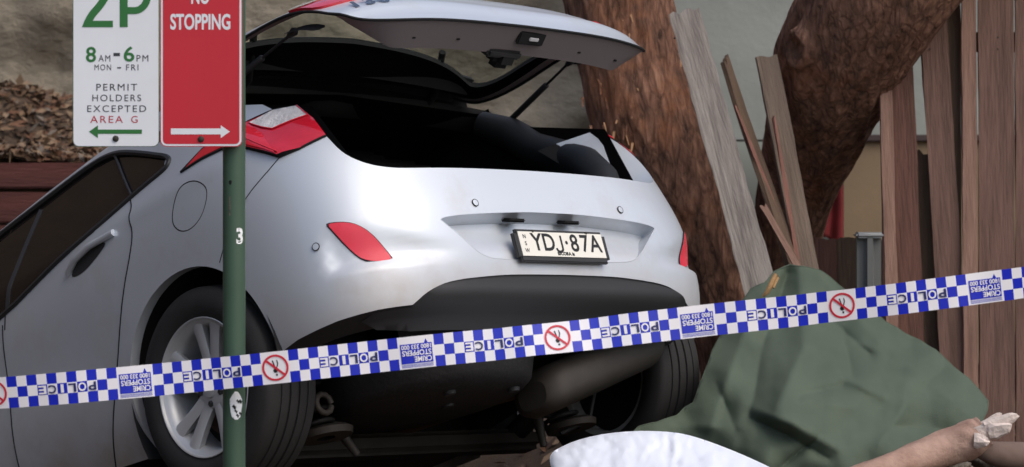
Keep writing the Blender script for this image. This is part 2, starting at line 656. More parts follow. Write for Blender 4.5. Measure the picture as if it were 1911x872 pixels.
def panel(name, outer, m, holes=(), parent=car, off=0.0, g=(.016, .02), fn=None, flipfix=True):
    V2, Fc = poly_mesh(outer, holes, g[0], g[1], .012)
    fn = fn or (lambda u, z: S(u, z, off))
    V = [fn(u, z) for u, z in V2]
    if V2 and flipfix:
        # outward orientation
        f = Fc[len(Fc) // 2]
        n = (V[f[1]] - V[f[0]]).cross(V[f[2]] - V[f[0]])
        u, z = V2[f[0]]
        if n.dot(SN(u, z)) < 0:
            Fc = [t[::-1] for t in Fc]
    return obj_from(name, V, Fc, m, parent, True, 60)

def seam(name, pts, r=.0022, m=M_gap, parent=car, off=.0003, closed=False):
    P = [S(u, z, off) for u, z in densify(pts, .02, closed)]
    if closed:
        P.append(P[0])
    return tube_obj(name, P, r, m, parent, 6)

def wallstrip(name, pts, fn_a, fn_b, m, parent=car, closed=True, rings=3):
    P = densify(pts, .012, closed)
    V, Fc = [], []
    for u, z in P:
        a, b = fn_a(u, z), fn_b(u, z)
        for k in range(rings + 1):
            V.append(a.lerp(b, k / rings))
    n = len(P)
    q = rings + 1
    for i in range(n if closed else n - 1):
        j = (i + 1) % n
        for k in range(rings):
            Fc.append((i * q + k, j * q + k, j * q + k + 1, i * q + k + 1))
    return obj_from(name, V, Fc, m, parent, True, 50)

# outlines on the skin, (u, z)
DOOR = [(-1.0846, 1.0142), (-1.0575, .9693), (-1.0667, .9398), (-1.0458, .8817), (-1.074, .8053), (-1.1251, .7207), (-1.1837, .601), (-1.2318, .5008), (-1.3378, .3269), (-1.42, .215)]
DOOR = chaikin(DOOR, 2, False)
FUEL = chaikin([(-.7844, .9344), (-.7624, .8993), (-.7681, .8564), (-.793, .8104), (-.831, .7916), (-.8659, .8046), (-.8862, .8384), (-.8846, .8737), (-.8731, .9134), (-.8494, .9474), (-.8168, .9506)], 2)
WIN = [(-2.62, 1.09), (-1.9427, 1.194), (-1.6745, 1.2302), (-1.4126, 1.2622), (-1.2874, 1.2515), (-1.1769, 1.2132), (-.9576, 1.1174), (-.915, 1.0825), (-.9183, 1.059), (-.948, 1.0483), (-1.0754, 1.0201), (-1.2689, .971), (-1.5363, .9147), (-1.8158, .8272 + .015), (-2.9, .70)]
WINS = [WIN[0]] + chaikin(WIN, 2, False)[1:-1] + [WIN[-1]]
WREAR = [p for p in WINS if p[0] > -1.0849]                 # part of the window outline behind the door gap, top to bottom
RAIL = [(-.83, 1.318), (-1.0, 1.318), (-1.25, 1.305), (-1.41, 1.290), (-1.67, 1.256), (-1.94, 1.214), (-2.62, 1.105)]
LAMP_LOW = [(-.8515, 1.0021), (-.7733, 1.0102), (-.712, 1.0084), (-.6499, .9738), (-.6027, .9243), (-.5801, .8974)]
LAMP_IN = [(-.5801, .8974), (-.5377, .9063), (-.483, .9311)]
LAMP_UP = [(-.5196, 1.0752), (-.5753, 1.0851), (-.616, 1.0783), (-.6461, 1.0737), (-.7136, 1.0642), (-.7788, 1.0478), (-.8515, 1.0021)]
LAMP_EDGE = [(-.483, .9311), (-.4962, 1.0088), (-.5196, 1.0752)]
SEAM = [(-.5801, .8974), (-.6092, .864), (-.6511, .8234), (-.6988, .7701)]
ARC, ARZ, ARR = 0.0, .335, .352
def arch(a0, a1, n=24, r=ARR):
    return [(ARC + r * math.cos(math.radians(a0 + (a1 - a0) * i / n)), ARZ + r * math.sin(math.radians(a0 + (a1 - a0) * i / n))) for i in range(n + 1)]
ARCH_F = yz(arch(112, -18), -1)        # from the seam over the top down to the front foot
ARCH_R = yz(arch(183, 112), -1)        # rear foot up to the seam
OPEN_L = [(-.483, .9311), (-.4628, .857), (-.4306, .8123), (-.3946, .7905), (-.3536, .7825), (-.25, .7835), (-.1, .7865), (0, .7875)]
OPEN_L = chaikin(OPEN_L, 2, False)
LEDGE = [(-.83, 1.318), (-.775, 1.22), (-.70, 1.16), (-.6394, 1.1478), (-.5973, 1.1261), (-.5693, 1.0817)]
BLOW = [(-.6475, .3222), (-.6213, .3319), (-.5395, .3454), (-.4668, .3509), (-.4053, .3524)]
DIFF = chaikin([(-.4053, .3524), (-.368, .3929), (-.3202, .4174), (-.2253, .4302), (-.1553, .4364), (0, .4382)], 2, False)
REFL = [(-.5264, .631), (-.5174, .6338), (-.4913, .6244), (-.4756, .6098), (-.4593, .5838), (-.4413, .5398), (-.4272, .4981), (-.4355, .4932), (-.4552, .4947), (-.4729, .5033), (-.4869, .5182), (-.5051, .5609), (-.5191, .6066)]
REC_L = [(0, .477), (-.1852, .4815), (-.2215, .4856), (-.2508, .5049), (-.2889, .5618), (-.316, .6), (-.3205, .607), (-.3054, .6153), (-.2494, .6249), (-.1218, .6359), (-.065, .6388), (0, .639)]
REC_L = chaikin(REC_L, 2, False)
RECESS = REC_L + mir(REC_L)[1:-1]

def quarter_outline():
    o = []
    o += DOOR[::-1]
    o += WREAR[::-1]                                     # along the window foot to the back of the quarter glass
    o += [p for p in WINS[1:len(WINS) // 2 + 2] if p[0] <= -1.0849 and p[1] > 1.05][::-1]
    return o
# body side: everything behind the door gap, round the quarter glass and up to the roof rail
WTOP = [p for p in WINS if p[1] > 1.05 and p[0] < -.93]     # upper edge of the glass, front to back
WTOP = sorted(WTOP, key=lambda p: p[0])
WBACK = sorted([p for p in WINS if p[0] > -1.0849 and p not in WTOP], key=lambda p: -p[1])
SIDE = DOOR[::-1] + WBACK[::-1] + WTOP[::-1] + RAIL[::-1] + LEDGE[1:] + LAMP_UP[1:] + LAMP_LOW[1:] + SEAM[1:] + ARCH_F + [(u_of_y(.36, .2, -1), .2)]
lp = chaikin(REFL, 1)
for side in (-1, 1):
    sgn = (lambda pts: pts) if side < 0 else mir
    holes = [sgn(FUEL)] if side < 0 else []
    panel('quarter_panel', sgn(SIDE), M_silver, holes)
    # door and front wing
    DR = DOOR + [(-1.42, .2), (-4.3, .2), (-4.3, .72), (-2.95, .69)] + sorted([p for p in WINS if p[0] <= -1.0754 and p not in WTOP and p[1] < 1.03 and p[0] > -2.9], key=lambda p: p[0])
    panel('side_door', sgn(DR), M_silver, g=(.05, .03))
    panel('side_window', sgn(WTOP + WBACK + sorted([p for p in WINS if p[0] <= -1.0849 and p not in WTOP], key=lambda p: -p[0])), M_glass, off=-.006, g=(.05, .03))
    # black frame round the glass
    wp = [p for p in WINS]
    seam('window_seal', sgn(wp), .010 if side < 0 else .008, M_blackpl, off=.0)
    seam('window_divider', sgn([(-1.2864, 1.2492), (-1.18, 1.13), (-1.0824, 1.0227)]), .005, M_alloyd)
    seam('panel_gap', sgn(DOOR), .0026)
    seam('panel_gap', sgn(SEAM + [(-.735, .71), (-.766, .6496)]), .0016)
    # inside lip of the arch
    AF = ARCH_R + ARCH_F
    wallstrip('arch_lip', sgn(AF), lambda u, z: S(u, z), lambda u, z: S0(u, z) + Vector((-.035 if u > 0 else .035, 0, 0)), M_silver, closed=False, rings=2)
    # wheel housing
    V, Fc = [], []
    N = 28
    for i in range(N + 1):
        w_ = math.radians(188 - 213 * i / N)
        for x in (.872, .50):
            V.append((side * x, (ARR + .012) * math.cos(w_), ARZ + (ARR + .012) * math.sin(w_)))
    for i in range(N):
        Fc.append((2 * i, 2 * i + 1, 2 * i + 3, 2 * i + 2))
    Fc.append(tuple(range(1, 2 * N + 2, 2)))
    obj_from('wheel_housing', V, Fc, M_gap, car, True, 50)
seam('b_pillar', [(-1.79, .80), (-1.7814, .8461), (-1.7361, 1.0455), (-1.70, 1.20)], .014, M_alloyd, off=-.012)

# fuel flap
panel('fuel_flap', [(-.825 + (u + .825) * .965, .871 + (z - .871) * .965) for u, z in FUEL], M_silver, off=-.0005)
seam('panel_gap', FUEL, .0026, closed=True, off=-.002)

# rear bumper skin with the hole of the plate recess
BUMP_L = LAMP_IN + OPEN_L[1:]
outer = BUMP_L + mir(BUMP_L)[1:]
outer = outer + mir(SEAM[1:][::-1])[::-1] if False else outer
right_part = [(-u, z) for u, z in SEAM[1:]] + [(-u, z) for u, z in ARCH_R[::-1]] + [(-u, z) for u, z in BLOW + DIFF[1:]]
left_part = ([p for p in SEAM[1:]] + ARCH_R[::-1] + BLOW + DIFF[1:])[::-1]
outer = outer + right_part + left_part[1:]
panel('rear_bumper', outer, M_silver, [RECESS])
def rec_face(u, z):
    d = .052 * ss(.482, .60, z) + .004
    zz = z - .016 * ss(.56, .64, z)
    return S(u, zz, -d, False)
panel('plate_recess', RECESS, M_silver, fn=rec_face)
wallstrip('recess_wall', RECESS, lambda u, z: S(u, z), rec_face, M_silver)
seam('recess_edge', RECESS, .0016, M_silver, closed=True, off=-.0008)

# diffuser
DL = DIFF + []
DOUT = DL + mir(DL)[1:] + [(.47, .3509), (.50, .32), (.47, .285), (.40, .27), (0, .265), (-.40, .27), (-.47, .285), (-.50, .32), (-.4668, .3509)]
def diff_fn(u, z):
    d = -.006 - .03 * ss(.36, .30, z) + .012 * math.exp(-((z - .385) / .02) ** 2)
    return S(u, z, d, False)
panel('diffuser', DOUT, M_blackpl, fn=diff_fn)
# soft dark edge under the bumper corner
for side in (-1, 1):
    pts = BLOW if side < 0 else mir(BLOW)
    wallstrip('bumper_return', pts, lambda u, z: S(u, z), lambda u, z: S0(u, z) + Vector((0, .09, -.03)) + Vector((.05 if u < 0 else -.05, 0, 0)), M_blackpl, closed=False)

# reflectors
for side in (-1, 1):
    sg = (lambda p: p) if side < 0 else mir
    cu_, cz_ = -.4755, .563
    big = [(cu_ + (u - cu_) * 1.09, cz_ + (z - cz_) * 1.07) for u, z in lp]
    if side > 0:      # the corner is rounder on this side: the lens reaches further round
        sg = lambda p: [(u - .032, z) for u, z in mir(p)]
    rf = panel('reflector', sg(lp), M_redrefl, off=.005, g=(.01, .012))
    rim_ = panel('reflector_surround', sg(big), M_blackpl, off=.0015, g=(.012, .014))
    wallstrip('reflector_edge', sg(lp), lambda u, z: S(u, z, .005), lambda u, z: S(u, z, 0), M_blackpl)

# parking sensors
def disc_on(name, u, z, r, m, off=.0015, parent=car, n=20):
    c = S(u, z, off)
    nn = SN(u, z)
    a = nn.cross(Vector((0, 0, 1))).normalized()
    b = nn.cross(a)
    V = [c + nn * .001] + [c + (a * math.cos(6.2832 * i / n) + b * math.sin(6.2832 * i / n)) * r for i in range(n)]
    return obj_from(name, V, [(0, 1 + i, 1 + (i + 1) % n) for i in range(n)], m, parent)
for u, z in ((-.5549, .5762), (-.2240, .6615), (.2240, .6615), (.5549, .5762)):
    o = disc_on('parking_sensor', u, z, .0105, M_silver, .004)
    c, nn = S(u, z, .003), SN(u, z)
    a = nn.cross(Vector((0, 0, 1))).normalized()
    b = nn.cross(a)
    tube_obj('sensor_ring', [c + (a * math.cos(6.2832 * i / 20) + b * math.sin(6.2832 * i / 20)) * .0112 for i in range(21)], .0016, M_gap, o, 6)

# body tail lamps
for side in (-1, 1):
    sg = (lambda p: p) if side < 0 else mir
    LO = LAMP_LOW + LAMP_IN[1:] + LAMP_EDGE[1:] + LAMP_UP[1:-1]
    CLR = [(-.6366, 1.0635), (-.5753, 1.0825), (-.5215, 1.0732), (-.5050, 1.0233), (-.5404, 1.0163), (-.5827, 1.0059), (-.6062, 1.0269)]
    SID = [(-.6400, 1.0680), (-.6066, 1.0), (-.5830, .9030), (-.6027, .9290), (-.6480, .9780), (-.712, 1.0130), (-.7733, 1.0140), (-.83, 1.008), (-.7788, 1.0440), (-.7136, 1.0610)]
    def lfn(k):
        def f(u, z):
            a = abs(u)
            ridge = .016 * math.exp(-((a - (.578 + .12 * (z - .9) / .17)) / .035) ** 2)
            return S(u, z, k + ridge, False)
        return f
    tl = panel('tail_light', sg(LO), M_redlens, fn=lfn(.004), g=(.012, .012))
    panel('clear_lens', sg(CLR), M_clear, fn=lfn(.0065), g=(.01, .01), parent=tl)
    panel('side_lens', sg(SID), M_redlens2, fn=lfn(.0065), g=(.01, .01), parent=tl)
    # reflector bowls and ribs moulded into the lamp
    for k, (cu, cz2, w_, h_, mm) in enumerate(() and ((-.575, 1.045, .016, .011, M_white), (-.548, 1.048, .011, .014, M_alloyd), (-.595, 1.052, .010, .008, M_white), (-.530, 1.058, .006, .010, M_gap),
                                               (-.560, 1.026, .012, .007, M_white), (-.5500, .932, .008, .016, M_redlens2), (-.5650, .926, .006, .015, M_redlens2), (-.5350, .938, .006, .014, M_redlens2), (-.61, .985, .012, .02, M_redlens2))):
        q = [(cu - w_, cz2 - h_ * .6), (cu + w_ * .5, cz2 - h_), (cu + w_, cz2 + h_ * .7), (cu - w_ * .4, cz2 + h_)]
        panel('lamp_facet', sg(q), mm, fn=lfn(.0085), g=(.01, .01), parent=tl)
    pr = [(-.578 - .118 * k / 8, .905 + .165 * k / 8) for k in range(9)]
    tube_obj('lamp_ridge', [lfn(.0060)(u, z) for u, z in sg(pr)], .0026, M_redlens2, tl, 6)
    wallstrip('lamp_housing', sg(LO), lfn(.004), lambda u, z: S(u, z, -.03, False), M_gap, parent=tl)
    seam('lamp_gap', sg(LAMP_LOW + LAMP_IN[1:]), .004, M_gap, parent=tl, off=.003)
    seam('lamp_gap', sg(LAMP_UP), .0035, M_gap, parent=tl, off=.003)
    tube_obj('lens_divider', [lfn(.0075)(u, z) for u, z in densify(sg(CLR[2:] + CLR[:1]), .01, False)], .0022, M_redlens2, tl, 6)

# black rubber seal and jamb round the boot opening
JAMB = [(u, z) for u, z in LEDGE] + [(-.5196, 1.0752), (-.4962, 1.0088)] + OPEN_L
JALL = JAMB + mir(JAMB)[1:]
def jin(k, dz=0.0):
    def f(u, z):
        p = S0(u, z)
        c = Vector((p.x * (1 - k * .9), p.y + k * .75, p.z + dz))
        return c
    return f
JLOW = [(-.5196, 1.0752), (-.4962, 1.0088)] + OPEN_L
JLOW = JLOW + mir(JLOW)[1:]
wallstrip('opening_jamb', JLOW, lambda u, z: S0(u, z), jin(.15, -.012), M_silver, closed=False)
wallstrip('opening_seal', JLOW, jin(.15, -.012), jin(.22, -.02), M_gap, closed=False)
for LG in (LEDGE + [(-.5196, 1.0752)], mir(LEDGE + [(-.5196, 1.0752)])):
    wallstrip('pillar_trim', LG, lambda u, z: S0(u, z), lambda u, z: S0(u, z) + Vector((-.05 if u > 0 else .05, .06, -.05)), M_trim, closed=False)
# boot liner: floor, sides, seat backs
ln = [(-.60, -.66, .70), (.60, -.66, .70), (.60, .25, .66), (-.60, .25, .66),
      (-.66, -.50, 1.06), (.66, -.50, 1.06), (.64, .02, 1.27), (-.64, .02, 1.27),
      (-.60, .40, 1.20), (.60, .40, 1.20), (.84, .425, .5), (.74, .425, 1.16), (-.84, .425, .5), (-.74, .425, 1.16)]
obj_from('boot_liner', ln, [(0, 1, 2, 3), (0, 3, 8, 7, 4), (1, 5, 6, 9, 2), (3, 2, 9, 8), (2, 9, 11, 10), (3, 8, 13, 12)], M_trim, car, False)
obj_from('boot_dark_backing', [(-.82, .43, .25), (.82, .43, .25), (.82, .43, .92), (.70, .43, 1.18), (.60, .43, 1.34), (-.60, .43, 1.34), (-.70, .43, 1.18), (-.82, .43, .92)], [(0, 1, 2, 3, 4, 5)], M_trim, car, False)  # black backing sheet added to keep the boot interior dark
for sx in (-1, 1):
    obj_from('rail_trim', [(sx * .65, -.02, 1.20), (sx * .655, .48, 1.14), (sx * .62, .48, 1.32), (sx * .63, -.02, 1.318)], [(0, 1, 2, 3)], M_trim, car, False)
obj_from('headliner', [(-.62, .0, 1.30), (.64, .0, 1.30), (.60, .9, 1.22), (-.60, .9, 1.22), (0, .05, 1.355), (0, .9, 1.28)],
         [(0, 4, 5, 3), (4, 1, 2, 5)], M_trim, car)
# padded side trim inside the right flank, seat backs
def pad(name, c, s, m, rot=(0, 0, 0), seg=3):
    bm = bmesh.new()
    box_bm(bm, (0, 0, 0), s)
    bmesh.ops.bevel(bm, geom=bm.edges[:], offset=min(s) * .42, segments=seg, affect='EDGES')
    o = obj_bm(name, bm, m, car, True, 60)
    o.location = c
    o.rotation_euler = rot
    return o
M_trim3 = mat('boot_side_plastic', lin(17, 18, 20), .6)
tube_obj('boot_side_trim', [(.62, .02, 1.27), (.645, -.08, 1.20), (.655, -.18, 1.10), (.64, -.30, 1.02), (.60, -.42, .95), (.55, -.52, .86), (.50, -.58, .76)], [.05, .06, .065, .07, .07, .065, .06], M_trim3, car, 20)
for x in (-.30, .30):
    pad('seat_back', (x, .22, .95), (.54, .14, .56), M_trim, (-.25, 0, 0), 4)
    h = pad('headrest', (x, .34, 1.2), (.26, .10, .16), M_trim, (-.2, 0, 0), 4)
pad('boot_lock', (0, -.70, .785), (.12, .05, .03), M_gap)

# roof
def roof_pt(s, v):
    """s -1..1 across, v 0 rear .. 1 front"""
    n = len(RAIL) - 1
    i = min(n - 1, int(v * n))
    f = v * n - i
    u = RAIL[i][0] * (1 - f) + RAIL[i + 1][0] * f
    z = RAIL[i][1] * (1 - f) + RAIL[i + 1][1] * f
    p = S0(u, z)
    crown = .06 * (1 - abs(s) ** 2.6)
    bow = .08 * (1 - s * s) * max(0, 1 - v * 6)
    return Vector((-p.x * s, p.y + bow, p.z + crown))
V, Fc = [], []
NS, NV = 24, 36
for j in range(NV + 1):
    for i in range(NS + 1):
        V.append(roof_pt(-1 + 2 * i / NS, j / NV))
for j in range(NV):
    for i in range(NS):
        a = j * (NS + 1) + i
        Fc.append((a, a + 1, a + NS + 2, a + NS + 1))
obj_from('roof', V, Fc, M_silver, car)
# rear edge of the roof folds down into a dark flange
V, Fc = [], []
for i in range(NS + 1):
    p = roof_pt(-1 + 2 * i / NS, 0)
    V += [p, p + Vector((0, .012, -.035)), p + Vector((0, .10, -.05))]
for i in range(NS):
    for k in range(2):
        Fc.append((i * 3 + k, i * 3 + 3 + k, i * 3 + 4 + k, i * 3 + 1 + k))
obj_from('roof_flange', V, Fc, M_gap, car)
# windscreen, bonnet and nose, down in the gully beyond the picture's left edge
rf = roof_pt(-1, 1)
obj_from('windscreen', [(-.62, 2.62 - .85, 1.10), (.62, 1.77, 1.10), (0, 1.80, 1.15), (-.74, 2.55, .78), (.74, 2.55, .78), (0, 2.62, .80)],
         [(0, 2, 5, 3), (2, 1, 4, 5)], M_glass, car)
V, Fc = [], []
for j in range(9):
    y = 2.5 + 1.0 * j / 8
    for i in range(13):
        s = -1 + i / 6
        wv = S0(1 + y - YS, .70).x
        V.append((s * wv, y, .72 + .09 * (1 - s * s) - .16 * ss(3.0, 3.5, y) - .02 * (j / 8)))
for j in range(8):
    for i in range(12):
        a = j * 13 + i
        Fc.append((a, a + 1, a + 14, a + 13))
obj_from('bonnet', V, Fc, M_silver, car)

# number plate
plate = thing('number_plate', '', 'x')
del plate['label'], plate['category']
plate.parent = car
pc = S(0, .522, 0) + Vector((-.008, -.012, 0))
# plate axes: x to the right, leaning back
lean = math.radians(-2)
plate.matrix_local = Matrix.Translation(pc) @ Matrix.Rotation(math.pi / 2 + lean, 4, 'X')
bm = bmesh.new()
box_bm(bm, (0, 0, 0), (.412, .106, .012))
bmesh.ops.bevel(bm, geom=[e for e in bm.edges if abs(e.verts[0].co.z - e.verts[1].co.z) > .005], offset=.014, segments=4, affect='EDGES')
bmesh.ops.bevel(bm, geom=[e for e in bm.edges if all(v.co.z > .005 for v in e.verts)], offset=.003, segments=2, affect='EDGES')
obj_bm('plate_surround', bm, M_blackpl, plate)
bm = bmesh.new()
box_bm(bm, (0, .004, .007), (.374, .080, .003))
obj_bm('plate_sheet', bm, mat('plate_reflective_white', lin(226, 224, 214), .45), plate)
M_ink = mat('black_ink', lin(16, 16, 18), .6)
def put_text(name, s, size, sx, loc, m, parent, bold=0.0, rot=0.0, M=None, space=1.0, align='CENTER'):
    V, Fc = text_mesh(s, size, sx, bold, align, space)
    o = obj_from(name, V, Fc, m, parent, False)
    if M is not None:
        o.matrix_local = M
    else:
        o.matrix_local = Matrix.Translation(loc) @ Matrix.Rotation(rot, 4, 'Z')
    return o
xs_ = -.138
for ch, w_ in (('Y', .052), ('D', .05), ('J', .044), ('·', .022), ('8', .048), ('7', .046), ('A', .05)):
    if ch == 'J':
        P_ = [(xs_ + .033, .034)] + [(xs_ + .033, -.004)] + [(xs_ + .019 + .014 * math.cos(math.radians(a)), -.008 + .012 * math.sin(math.radians(a))) for a in range(-20, -200, -20)]
        V, Fc = [], []
        for i, p in enumerate(P_):
            a, b = Vector(P_[max(0, i - 1)]), Vector(P_[min(len(P_) - 1, i + 1)])
            t = (b - a).normalized()
            V += [(p[0] - t.y * .0042, p[1] + t.x * .0042, 0), (p[0] + t.y * .0042, p[1] - t.x * .0042, 0)]
        Fc = [(2 * i, 2 * i + 1, 2 * i + 3, 2 * i + 2) for i in range(len(P_) - 1)]
        obj_from('plate_character', V, Fc, M_ink, plate, False).location = (0, 0, .0090)
    else:
        put_text('plate_character', ch, .080, .95, (xs_ + w_ / 2, .0075, .0090), M_ink, plate, .0014)
    xs_ += w_
for k, ch in enumerate('NSW'):
    put_text('plate_state_letter', ch, .018, 1.0, (-.163, .027 - k * .023, .0090), M_ink, plate, .0004)
put_text('plate_script', 'B/CORA ia', .015, 1.1, (.005, -.0265, .0090), M_ink, plate, .0008)
for x, y in ((-.12, .046), (.12, .046)):
    bm = bmesh.new()
    bmesh.ops.create_cone(bm, cap_ends=True, segments=12, radius1=.006, radius2=.004, depth=.006, matrix=Matrix.Translation((x, y, .008)))
    obj_bm('plate_screw', bm, M_steel, plate)
# plate lamps under the overhang
for u in (-.112, .062):
    c = S(u, .6300, -.016, False)
    pad('plate_lamp', c + Vector((0, .006, -.012)), (.072, .045, .012), M_gap, (.35, 0, 0), 2)

# door handle
hp = [(-1.4077, .868), (-1.35, .892), (-1.27, .910), (-1.1468, .9189)]
V = [S(u, z, .016 if 0 < i < 3 else .003) for i, (u, z) in enumerate(hp)]
cv = []
for i in range(len(V) - 1):
    for k in range(5):
        cv.append(V[i].lerp(V[i + 1], k / 5))
cv.append(V[-1])
tube_obj('door_handle', cv, .0115, M_silver, car, 10)
panel('handle_cup', chaikin([(-1.40, .850), (-1.33, .842), (-1.24, .872), (-1.18, .905), (-1.27, .915), (-1.36, .893)], 2), M_blackpl, off=.0012, g=(.02, .015))
# front door gap and sill line further forward
seam('panel_gap', [(-1.80, .82), (-1.83, .6), (-1.86, .4), (-1.88, .22)], .0026)

# small graffiti-like scuffs on the bumper
for u, z, r in ((-.443, .380, .012), (-.425, .383, .008)):
    pass

# ------------------------------------------------ tailgate, swung up about the roof hinge
HY, HZ, HA = .07, 1.365, math.radians(26.5)
PROF[0] = ZYT
tg = thing('tailgate', '', 'x')
del tg['label'], tg['category']
tg.parent = car
tg.matrix_local = Matrix.Translation((-.08, HY, HZ)) @ Matrix.Rotation(-HA, 4, 'X') @ Matrix.Translation((0, -HY, -HZ))
TG_L = [(0, .775), (-.12, .772), (-.25, .768), (-.325, .768), (-.372, .778), (-.410, .803), (-.44, .855), (-.462, .935), (-.482, 1.01), (-.512, 1.08), (-.555, 1.14), (-.62, 1.20), (-.70, 1.27), (-.74, 1.315), (-.68, 1.352), (-.50, 1.372), (-.25, 1.38), (0, 1.383)]
TG_L = chaikin(TG_L, 2, False)
TG = TG_L + mir(TG_L)[1:-1]
GL_L = [(0, 1.0), (-.25, 1.0), (-.37, 1.005), (-.415, 1.03), (-.45, 1.09), (-.51, 1.18), (-.585, 1.262), (-.60, 1.305), (-.55, 1.325), (-.3, 1.318), (0, 1.310)]
GL_L = chaikin(GL_L, 2, False)
GLS = GL_L + mir(GL_L)[1:-1]
TL_L = chaikin([(-.464, .950), (-.480, 1.01), (-.500, 1.055), (-.460, 1.05), (-.41, 1.015), (-.352, .966), (-.345, .948), (-.37, .938), (-.43, .936)], 1)
def tg_out(u, z):
    # a crease across the lower panel
    return S(u, z, .010 * math.exp(-((z - .865) / .03) ** 2) * ss(.5, .42, abs(u)), False)
panel('tailgate_skin', TG, M_silver, [GLS], parent=tg, fn=tg_out)
panel('rear_glass', GLS, M_tglass, parent=tg, fn=lambda u, z: S(u, z, -.004, False))
def tg_in(k):
    def f(u, z):
        p = S0(u, z)
        n = SN(u, z)
        return p - n * k
    return f
inner = [(u * .93, .775 + (z - .775) * .94 + .028) for u, z in TG]
glin = [(u * .97, 1.13 + (z - 1.13) * .93) for u, z in GLS]
def tgi(u, z):
    k = .02 + (.095 - .095 * ss(.90, 1.0, z)) * (.18 + .82 * ss(.455, .33, abs(u)))
    return S0(u, z) - SN(u, z) * k
h_ = len(inner) // 2
LOW = [p for p in inner[h_:] if p[1] < .985] + [p for p in inner[:h_] if p[1] < .985]
UPP = [p for p in inner if p[1] >= .985]
panel('inner_trim', LOW, M_trim2, parent=tg, fn=tgi)
panel('inner_frame', [UPP[0]] + UPP[1:], M_trim, [[(u, max(z, .995)) for u, z in GLS]], parent=tg, fn=tgi)
seam2 = [tgi(-.40 + .8 * i / 40, .925 + .01 * math.sin(i / 40 * math.pi)) - SN(0, .92) * -.002 for i in range(41)]
tube_obj('trim_groove', seam2, .006, M_trim, tg, 8)
wallstrip('glass_rebate', GLS, lambda u, z: S(u, z, -.004, False), tgi, M_gap, parent=tg)
# flange between skin and trim
P1, P2 = TG, inner
V, Fc = [], []
for (a, b), (c, d) in zip(P1, P2):
    V += [tg_out(a, b), tgi(c, d)]
n_ = len(P1)
for i in range(n_):
    j = (i + 1) % n_
    Fc.append((2 * i, 2 * j, 2 * j + 1, 2 * i + 1))
obj_from('tailgate_flange', V, Fc, M_trim2, tg, True, 50)
P = [tg_out(u, z) - SN(u, z) * .004 for u, z in TG]
tube_obj('tailgate_seal', P + [P[0]], .005, M_gap, tg, 6)
for side in (-1, 1):
    sg = (lambda p: p) if side < 0 else mir
    t2 = panel('tailgate_lamp', sg(TL_L), M_redlens2, parent=tg, fn=lambda u, z: S(u, z, .008, False), g=(.012, .012))
    wallstrip('lamp_edge', sg(TL_L), lambda u, z: S(u, z, .008, False), lambda u, z: S(u, z, -.002, False), M_redlens, parent=t2)
    cl = chaikin([(-.482, 1.020), (-.498, 1.052), (-.462, 1.046), (-.43, 1.02), (-.455, 1.005)], 1)
    panel('clear_lens', sg(cl), M_clear, parent=t2, fn=lambda u, z: S(u, z, .0105, False), g=(.01, .01))
    # black end block of the lamp seen from below
    bl = chaikin([(-.486, .93), (-.50, 1.0), (-.525, 1.075), (-.49, 1.07), (-.465, 1.0), (-.455, .93)], 1)
    panel('lamp_back', sg(bl), M_gap, parent=tg, fn=lambda u, z: S0(u, z) - SN(u, z) * .052, g=(.012, .012))
# spoiler overhanging the glass
V, Fc = [], []
for i in range(25):
    s = -1 + i / 12
    x = s * .60
    e = 1 - .25 * abs(s) ** 3
    V += [(x, .05, 1.40 - .05 * s * s), (x, -.05 * e - .04, 1.40 - .06 * s * s), (x, -.05 * e - .045, 1.38 - .06 * s * s), (x, -.02, 1.36 - .05 * s * s)]
for i in range(24):
    for k in range(3):
        Fc.append((i * 4 + k, i * 4 + 4 + k, i * 4 + 5 + k, i * 4 + 1 + k))
obj_from('spoiler', V, Fc, M_blackpl, tg, True, 40)
# pads and fittings inside the tailgate
def tpad(name, u, z, k, s, m, rot=0.0):
    bm = bmesh.new()
    box_bm(bm, (0, 0, 0), s)
    bmesh.ops.bevel(bm, geom=bm.edges[:], offset=min(s) * .3, segments=2, affect='EDGES')
    o = obj_bm(name, bm, m, tg, True, 50)
    p = S0(u, z) - SN(u, z) * k
    nn = SN(u, z)
    xa = Vector((1, 0, 0))
    za = -nn
    ya = za.cross(xa)
    o.matrix_local = Matrix.Translation(p) @ Matrix((xa, ya, za)).transposed().to_4x4()
    return o
tpad('latch', -.005, .830, .135, (.090, .075, .07), M_gap)
tpad('latch_cover', -.02, .815, .115, (.15, .05, .03), M_blackpl)
tpad('handle_recess', .03, .782, .045, (.115, .014, .045), M_gap)
tpad('handle_label', .035, .774, .045, (.040, .006, .012), mat('label_grey', lin(190, 190, 192), .5))
for u in (-.30, .32, -.18, .2):
    tpad('trim_clip', u, .79, .075, (.014, .012, .006), M_gap)
# badge
for k, ch in enumerate(('i', '3', '0')):
    V, Fc = text_mesh(ch, .06, 1.25, .003)
    bu, bz = -.405 + k * .030, .885
    p = S(bu, bz, .012, False)
    nn = SN(bu, bz)
    xa = (Vector((0, 0, 1)).cross(nn)).normalized()
    ya = nn.cross(xa)
    o = obj_from('badge_character', V, Fc, mat('chrome', lin(150, 154, 160), .2, metal=.9), tg, False)
    o.matrix_local = Matrix.Translation(p) @ Matrix((xa, ya, nn)).transposed().to_4x4()

# black header strip that bridges the roof edge and the tailgate
V, Fc = [], []
for i in range(25):
    sx = -1 + i / 12
    A_, B_ = roof_pt(sx, 0) + Vector((0, .03, -.012)), tg.matrix_local @ Vector((sx * .56, -.06, 1.372 - .035 * sx * sx))
    V += [A_, A_.lerp(B_, .5) + Vector((0, 0, .015)), B_]
for i in range(24):
    for k in range(2):
        Fc.append((i * 3 + k, i * 3 + 3 + k, i * 3 + 4 + k, i * 3 + 1 + k))
obj_from('hinge_cover', V, Fc, M_gap, car)
